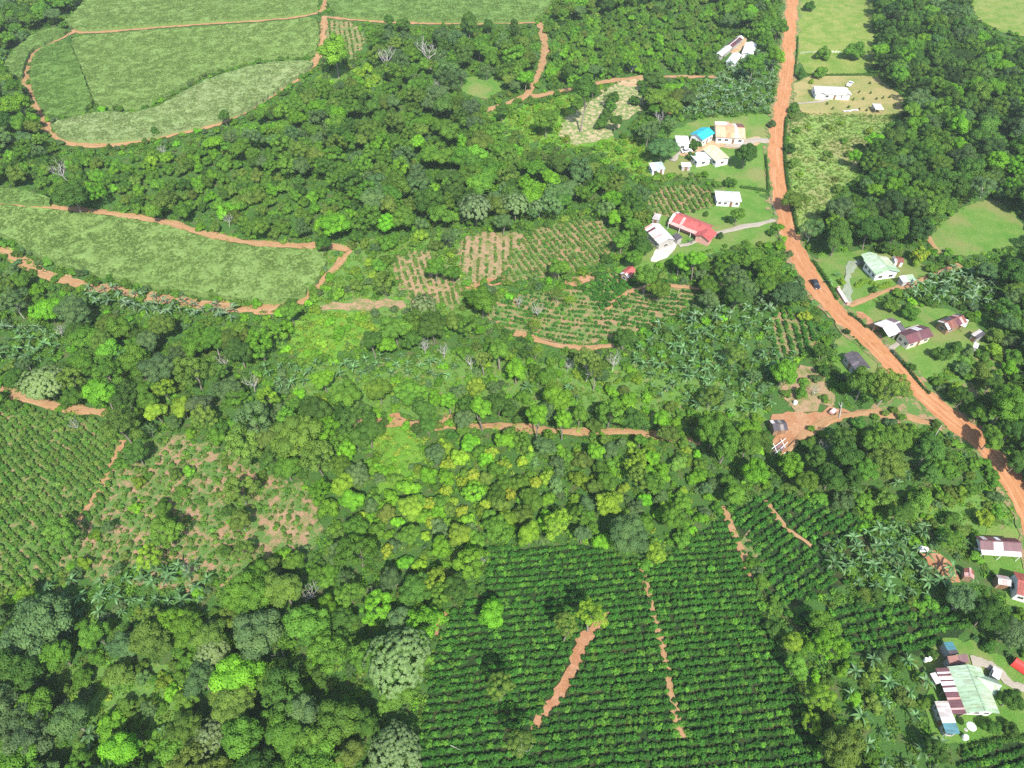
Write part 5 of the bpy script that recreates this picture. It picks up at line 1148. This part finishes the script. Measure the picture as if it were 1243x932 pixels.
# ------------------------------------------------------------------ vehicles
def car(label, px, py, px2, py2, paint_, cab=True, L=4.3, Wd=1.75, pickup=False):
    a, b = unproj(px, py), unproj(px2, py2); yaw = math.atan2(b[1]-a[1], b[0]-a[0]); g = a
    o = thing('pickup_truck' if pickup else 'parked_car' if 'road' not in label else 'car', label, 'pickup' if pickup else 'car', (g[0], g[1], g[2]+.32), yaw)
    pm = plain_mat('car_paint', paint_, .25, .6, .05); h = L/2; w = Wd/2
    prof = [(-h, .45), (-h*.98, .82), (-h*.5, .9), (h*.42, .92), (h*.95, .76), (h, .42), (h*.96, .28), (-h*.96, .28)]
    m = MB()
    for s in (-1, 1):
        F = [(x, s*w*(.96 if z > .7 else 1), z) for x, z in prof]; m.poly(F if s < 0 else F[::-1])
    for i in range(len(prof)):
        (x0, z0), (x1, z1) = prof[i], prof[(i+1) % len(prof)]; f = lambda z: w*(.96 if z > .7 else 1)
        m.poly([(x0, -f(z0), z0), (x0, f(z0), z0), (x1, f(z1), z1), (x1, -f(z1), z1)])
    body = m.build('body', pm, o)
    x0, x1, x2, x3 = (-h*.78, -h*.52, h*.12, h*.42) if not pickup else (-h*.12, -h*.08, h*.28, h*.5)
    m = MB(); zt = 1.45
    base = [(x0, -w*.93, .9), (x3, -w*.93, .9), (x3, w*.93, .9), (x0, w*.93, .9)]; top = [(x1, -w*.78, zt), (x2, -w*.78, zt), (x2, w*.78, zt), (x1, w*.78, zt)]
    for i in range(4): m.poly([base[i], base[(i+1) % 4], top[(i+1) % 4], top[i]])
    m.build('windows', M_dark, o)
    m = MB(); m.box(x1-.03, x2+.03, -w*.8, w*.8, zt+.003, zt+.06); m.build('car_roof', pm, o)
    if pickup:
        m = MB(); m.box(-h*.95, -h*.2, -w*.9, w*.9, .905, .96); m.box(-h*.95, -h*.2, -w*.93, -w*.87, .961, 1.3); m.box(-h*.95, -h*.2, w*.87, w*.93, .961, 1.3); m.build('cargo_bed', pm, o)
    for sx in (-1, 1):
        for sy in (-1, 1):
            m = MB(); m.tube((sx*h*.62, sy*w*.82, .3), (sx*h*.62, sy*w*1.02, .3), .32, .32, 12); wh = m.build('wheel', M_tyre, o); m = MB(); m.tube((sx*h*.62, sy*w*1.02, .3), (sx*h*.62, sy*w*1.035, .3), .19, .17, 10); m.build('rim', M_rim, wh)
    for sy in (-1, 1): m = MB(); m.box(h*.955, h*.985, sy*w*.75-.18, sy*w*.75+.18, .56, .7); m.build('headlight', M_white, o)
    return o
car('black car driving down the orange road beside the grass bank', 988.5, 347.5, 995, 356, (.02, .022, .026))
car('white car parked between the hamlet sheds', 833, 185, 840, 184, (.75, .76, .77))
car('white pickup parked behind the white house on the dry lawn', 1031, 104, 1034, 101, (.74, .75, .76), pickup=True, L=5.0)
car('white car parked at the right wing of the big green house', 1204.5, 822, 1207, 816, (.72, .72, .72), L=3.7, Wd=1.6)
# two-wheeled cart with pink load
g = unproj(1010, 502); o = thing('cart', 'small pink topped cart at the edge of the red farmyard', 'cart', tuple(g+[0, 0, .2]), .7)
m = MB(); m.box(-1.0, 1.0, -.6, .6, .45, .55); m.box(-1.0, 1.0, -.63, -.58, .56, .95); m.box(-1.0, 1.0, .58, .63, .56, .95); m.build('tray', M_post, o); m = MB(); m.box(-.9, .9, -.55, .55, .56, 1.05); m.build('load', plain_mat('pink_sacks', (.66, .38, .36), .9, .1, .2), o)
for s in (-1, 1): m = MB(); m.tube((0, s*.66, .35), (0, s*.76, .35), .42, .42, 12); m.build('wheel', M_tyre, o)
m = MB(); m.tube((1.0, 0, .5), (2.1, 0, .35), .04, .04); m.build('drawbar', M_post, o)
# ------------------------------------------------------------------ small things
def small(name, label, cat, px, py, fn, mat, yaw=0, group=None):
    g = unproj(px, py); m = MB(); fn(m); o = m.build(name, mat, None, tuple(g+[0, 0, .12])); o.rotation_euler = (0, 0, yaw); return tag(o, label, cat, group)
def drum(m): m.lathe([(0, 0), (.36, 0), (.38, .3), (.36, .34), (.38, .6), (.36, .64), (.38, .95), (.34, 1.0), (0, 1.0)], 14)
small('barrel', 'left one of two white barrels beside the coffee rows', 'barrel', 1122.3, 802.4, drum, M_white); small('barrel', 'right one of two white barrels beside the coffee rows', 'barrel', 1126.6, 801.4, drum, M_white)
g = unproj(1172, 886); o = thing('parasol', 'round white garden parasol on the lawn below the green house', 'parasol', tuple(g+[0, 0, .1]))
m = MB(); m.lathe([(.85, 2.15), (.45, 2.42), (.03, 2.55)], 10); m.lathe([(.83, 2.13), (.44, 2.40), (.03, 2.52)], 10); m.build('canopy', M_white, o); m = MB(); m.tube((0, 0, 0), (0, 0, 2.72), .03, .03); m.build('pole', M_rim, o); m = MB(); m.lathe([(0, 0), (.35, 0), (.35, .08), (.05, .12)], 12); m.build('base', M_wallg, o)
def tank(m): m.lathe([(0, 0), (.5, 0), (.53, .4), (.5, .44), (.53, .85), (.4, 1.05), (.15, 1.12), (.15, 1.2), (0, 1.2)], 16)
small('water_tank', 'small white water tank below the garden parasol', 'tank', 1169.5, 896, tank, M_white); small('water_tank', 'white water tank in the ruined farmyard weeds', 'tank', 964.5, 490.5, tank, M_white)
def bench(m): m.box(-1.6, 1.6, -.3, .3, .42, .5); m.box(-1.3, -1.1, -.25, .25, 0, .419); m.box(1.1, 1.3, -.25, .25, 0, .419)
small('garden_bench', 'left white garden bench at the lower edge of the dry lawn', 'bench', 1028, 136, bench, M_white); small('garden_bench', 'right white garden bench at the lower edge of the dry lawn', 'bench', 1037, 134.8, bench, M_white)
def log(m): m.tube((-2.8, 0, .2), (2.6, .3, .4), .19, .10, 8); m.tube((.8, .1, .3), (2.0, 1.2, .8), .09, .05, 6)
small('fallen_log', 'pale fallen log at the right side of the red farmyard', 'log', 1020.5, 499, log, M_pale, 1.1); small('fallen_log', 'pale dead log lying on the trees below the road junction', 'log', 1122, 548, lambda m: m.tube((-4, 0, 5.6), (4, .3, 6.4), .10, .05, 6), M_pale, .8)
small('fallen_log', 'pale log in the cleared slope right of the road', 'log', 1208, 486, log, M_pale, .9); small('fallen_log', 'white fallen branch among the lower coffee rows', 'log', 553, 910, lambda m: m.tube((-1, 0, .9), (1, .2, 1.0), .07, .04, 6), M_pale, -.5)
def slab(m): m.box(-1.1, 1.1, -.6, .6, -.4, .35); m.box(-1.0, 0, -.9, -.61, -.3, .15)
small('concrete_slab', 'pale concrete slab at the top of the red soil bank', 'slab', 1120, 667, slab, M_wallw, -.25)
# gate wall at the bungalow drive, pink paving steps in front
a, b = unproj(1016.5, 354), unproj(1027.5, 370); d = b-a; L = float(np.linalg.norm(d[:2])); o = thing('gate_wall', 'low pink wall at the foot of the mossy drive', 'wall', tuple((a+b)/2), math.atan2(d[1], d[0]))
m = MB(); m.box(-L/2, L/2, -.45, .45, -.5, .9); m.build('wall_body', M_wallk, o); m = MB(); m.box(-L/2-.05, L/2+.05, -.52, .52, .903, 1.0); m.build('coping', plain_mat('coping', (.60, .46, .40), .8, .2, .1), o)
for s in (-1, 1): m = MB(); m.box(s*(L/2+.32)-.26, s*(L/2+.32)+.26, -.4, .4, -.5, 1.5); m.build('pillar', M_wallk, o)

# ------------------------------------------------------------------ hedges
def hedge(label, pts, w=1.4, h=1.4, code='D', per=46):
    G = dens([unproj(*p)[:2] for p in smooth_line(pts, 1)], .7, False); c0 = np.mean(G, 0); g0 = float(terrain(*c0)); V = []; F = []; nv = 0; rnd = []
    for q in G:
        k = per; d = unit(RNG.normal(size=(k, 3))); d[:, 2] = np.abs(d[:, 2]); hh = h*RNG.uniform(.8, 1.2)
        P = np.array([q[0]-c0[0], q[1]-c0[1], float(terrain(*q))-g0])+d*np.array([w*.55, w*.55, hh])*RNG.uniform(.8, 1.05, (k, 1))
        v, f = leaf_quads(P, unit(d+RNG.normal(size=(k, 3))*.4), .34, .7); V.append(v); F.append(f+nv); nv += len(v); rnd.append(RNG.uniform(0, 1, k))
        v, f = sphere_quads(np.array([q[0]-c0[0], q[1]-c0[1], float(terrain(*q))-g0]), w*.45, hh/(w*.5)*.85, RNG); V.append(v); F.append(f+nv); nv += len(v); rnd.append(np.full(len(f), .2))
    r = np.concatenate(rnd); o = link('hedge', mk_mesh('hedge', np.concatenate(V), np.concatenate(F), M_leaf, False, dict(rnd=r, bl=np.zeros(len(r)))), None, (c0[0], c0[1], g0)); o.color = (*PAL[code], 1)
    return tag(o, label, 'hedge')
hedge('dark hedge between the road grass and the bungalow garden', [(986, 318), (999, 334), (1010, 354), (1015, 364)], 1.4, 1.3, 'D')
hedge('dark hedge on the bank above the road near the open barn', [(1031, 383), (1040, 388), (1050, 398)], 1.2, 1.2, 'K')
hedge('clipped green hedge along the top of the dry lawn', [(968, 92), (1000, 92), (1062, 91.5)], 1.3, 1.2, 'D')
hedge('hedge between the hamlet and the white tin roofed bungalow', [(900, 228), (915, 230), (930, 233)], 1.4, 1.3, 'D')
hedge('thin hedge along the left of the road by the hamlet', [(929, 190), (931, 210), (932, 232)], 1.0, 1.3, 'D')
hedge('long low hedge along the right of the upper road', [(968, 46), (967, 70), (964, 90)], 1.0, 1.2, 'D')
hedge('long dark hedge along the right of the road beside the meadow', [(954, 145), (951.5, 180), (954, 215), (960, 245), (968, 285)], 1.5, 1.8, 'D')
hedge('dark hedge on the road bank below the maroon house lawn', [(1082, 428), (1098, 445), (1116, 468), (1126, 478)], 1.3, 1.2, 'K')
hedge('short hedge on the left of the road above the dark grey shed', [(1036, 410), (1048, 424)], .9, .8, 'D')
hedge('garden hedge below the big green house', [(1170, 908), (1200, 902), (1245, 895)], 1.3, 1.2, 'D')
hedge('bushes in front of the pale green bungalow', [(1040, 348), (1050, 341), (1060, 346), (1070, 350), (1078, 346)], 2.0, 1.5, 'Y')
hedge('bushes beside the hamlet lane', [(842, 178), (846, 172), (850, 178)], 1.6, 2.0, 'D')
for i, (px, py) in enumerate([(1043, 112), (1056, 101), (1057, 113), (1064, 120), (1072, 119), (1080, 118), (1086, 128), (1048, 120), (1036, 121), (1030, 130), (1043, 133), (1052, 134), (1011, 132), (1004, 126)]):
    g = unproj(px, py, .5); o = link('young_tree', P_small[i % 4], None, (g[0], g[1], g[2]+.75)); o.scale = (.55, .55, .8); o.color = (*PAL['O'], 1); tag(o, 'young sapling planted on the dry tan lawn', 'sapling', 'saplings on the dry lawn')
def fence(label, pts, mat):
    G = dens([unproj(*p)[:2] for p in pts], 2.6, False); c0 = G[0]; g0 = float(terrain(*c0)); o = thing('fence', label, 'fence', (c0[0], c0[1], g0)); P = [(q[0]-c0[0], q[1]-c0[1], float(terrain(*q))-g0) for q in G]
    for p in P: m = MB(); m.box(p[0]-.06, p[0]+.06, p[1]-.06, p[1]+.06, p[2]-.3, p[2]+1.25); m.build('post', mat, o)
    for h in (.5, .85, 1.15):
        m = MB()
        for a, b in zip(P[:-1], P[1:]): m.tube((a[0], a[1], a[2]+h), (b[0], b[1], b[2]+h), .018, .018, 4, cap=False)
        m.build('wire', M_rim, o)
fence('grey post and wire fence along the left of the road by the red farmhouse', [(935, 238), (940, 262)], M_post)
fence('grey post and wire fence below the farmhouse driveway entrance', [(942, 272), (948, 298)], M_post)
fence('grey post and wire fence in front of the maroon house lawn', [(1073, 420), (1084, 432), (1092, 440)], M_post)
fence('post fence across the upper pasture beside the road', [(970, 66), (1000, 64), (1032, 66), (1058, 70)], M_post)
PLANTS = [(985, 99.5, 'Y', 'yellow shrub at the top left of the dry lawn'), (800, 322, 'L', 'bright bush below the pale concrete yard'), (857, 260, 'D', 'round dark bush beside the red farmhouse lawn'), (874, 287, 'K', 'very dark bush below the farmhouse driveway'), (883, 267, 'G', 'green bush left of the round garden tree'), (1022, 342, 'Y', 'yellow-green bush left of the mossy drive'), (1060, 352, 'D', 'dark bush in front of the pale green bungalow')]
for px, py, c, lb in PLANTS:
    g = unproj(px, py, .7); s = RNG.uniform(1.1, 1.5); o = link('garden_bush', P_small[int(RNG.integers(0, 4))], None, (g[0], g[1], g[2]+s*.6)); o.scale = (s, s, s*.9); o.color = (*PAL[c], 1); tag(o, lb, 'bush')

# ------------------------------------------------------------------ thin haze volume, added to lift and soften the dark shadows
hm = MB(); hm.box(-5600, 5600, -5600, 6400, -12, 150); hm_m, nt, out = new_mat('shadow_lift_haze')
vol = N(nt, 'ShaderNodeVolumePrincipled'); vol.inputs['Color'].default_value = (.82, .90, .92, 1); vol.inputs['Density'].default_value = .00011; vol.inputs['Anisotropy'].default_value = 0
nt.links.new(vol.outputs[0], out.inputs['Volume']); tag(hm.build('haze', hm_m), 'thin haze added over the valley to lift the shadows', None, None, 'stuff')
# ------------------------------------------------------------------ daylight and camera
SUN = np.array([.1565, -.621, .786]); SUN /= np.linalg.norm(SUN)
w = bpy.data.worlds.new('World'); scene.world = w; w.use_nodes = True; nt = w.node_tree; nt.nodes.clear()
sky = nt.nodes.new('ShaderNodeTexSky'); sky.sky_type = 'NISHITA'; sky.sun_disc = False; sky.sun_elevation = math.asin(SUN[2]); sky.sun_rotation = math.atan2(SUN[0], SUN[1]); sky.air_density = 1.0; sky.dust_density = 1.2
bg = nt.nodes.new('ShaderNodeBackground'); bg.inputs[1].default_value = .15; ow = nt.nodes.new('ShaderNodeOutputWorld'); nt.links.new(sky.outputs[0], bg.inputs[0]); nt.links.new(bg.outputs[0], ow.inputs[0])
sl = bpy.data.lights.new('sun', 'SUN'); sl.energy = 4.2; sl.angle = math.radians(.5); sl.color = (1, .965, .90); so = bpy.data.objects.new('sun', sl); COL.objects.link(so); so.rotation_euler = Vector(-SUN).to_track_quat('-Z', 'Y').to_euler(); so.location = (0, 0, 300)
cam = bpy.data.cameras.new('camera'); co = bpy.data.objects.new('camera', cam); COL.objects.link(co); co.location = (0, 0, CAMZ); co.rotation_euler = (math.pi/2-PITCH, 0, 0)
cam.sensor_width = 36; cam.lens = FPX/IW*36; cam.clip_start = 1; cam.clip_end = 20000; scene.camera = co
vs_ = scene.view_settings; vs_.view_transform = 'Standard'; vs_.look = 'None'; vs_.gamma = 1; vs_.use_curve_mapping = False; vs_.exposure = 1.0
scene.cycles.volume_bounces = 0; scene.cycles.max_bounces = 5; scene.cycles.diffuse_bounces = 3; scene.cycles.transmission_bounces = 3; scene.cycles.caustics_reflective = False; scene.cycles.caustics_refractive = False
scene.cycles.use_denoising = False
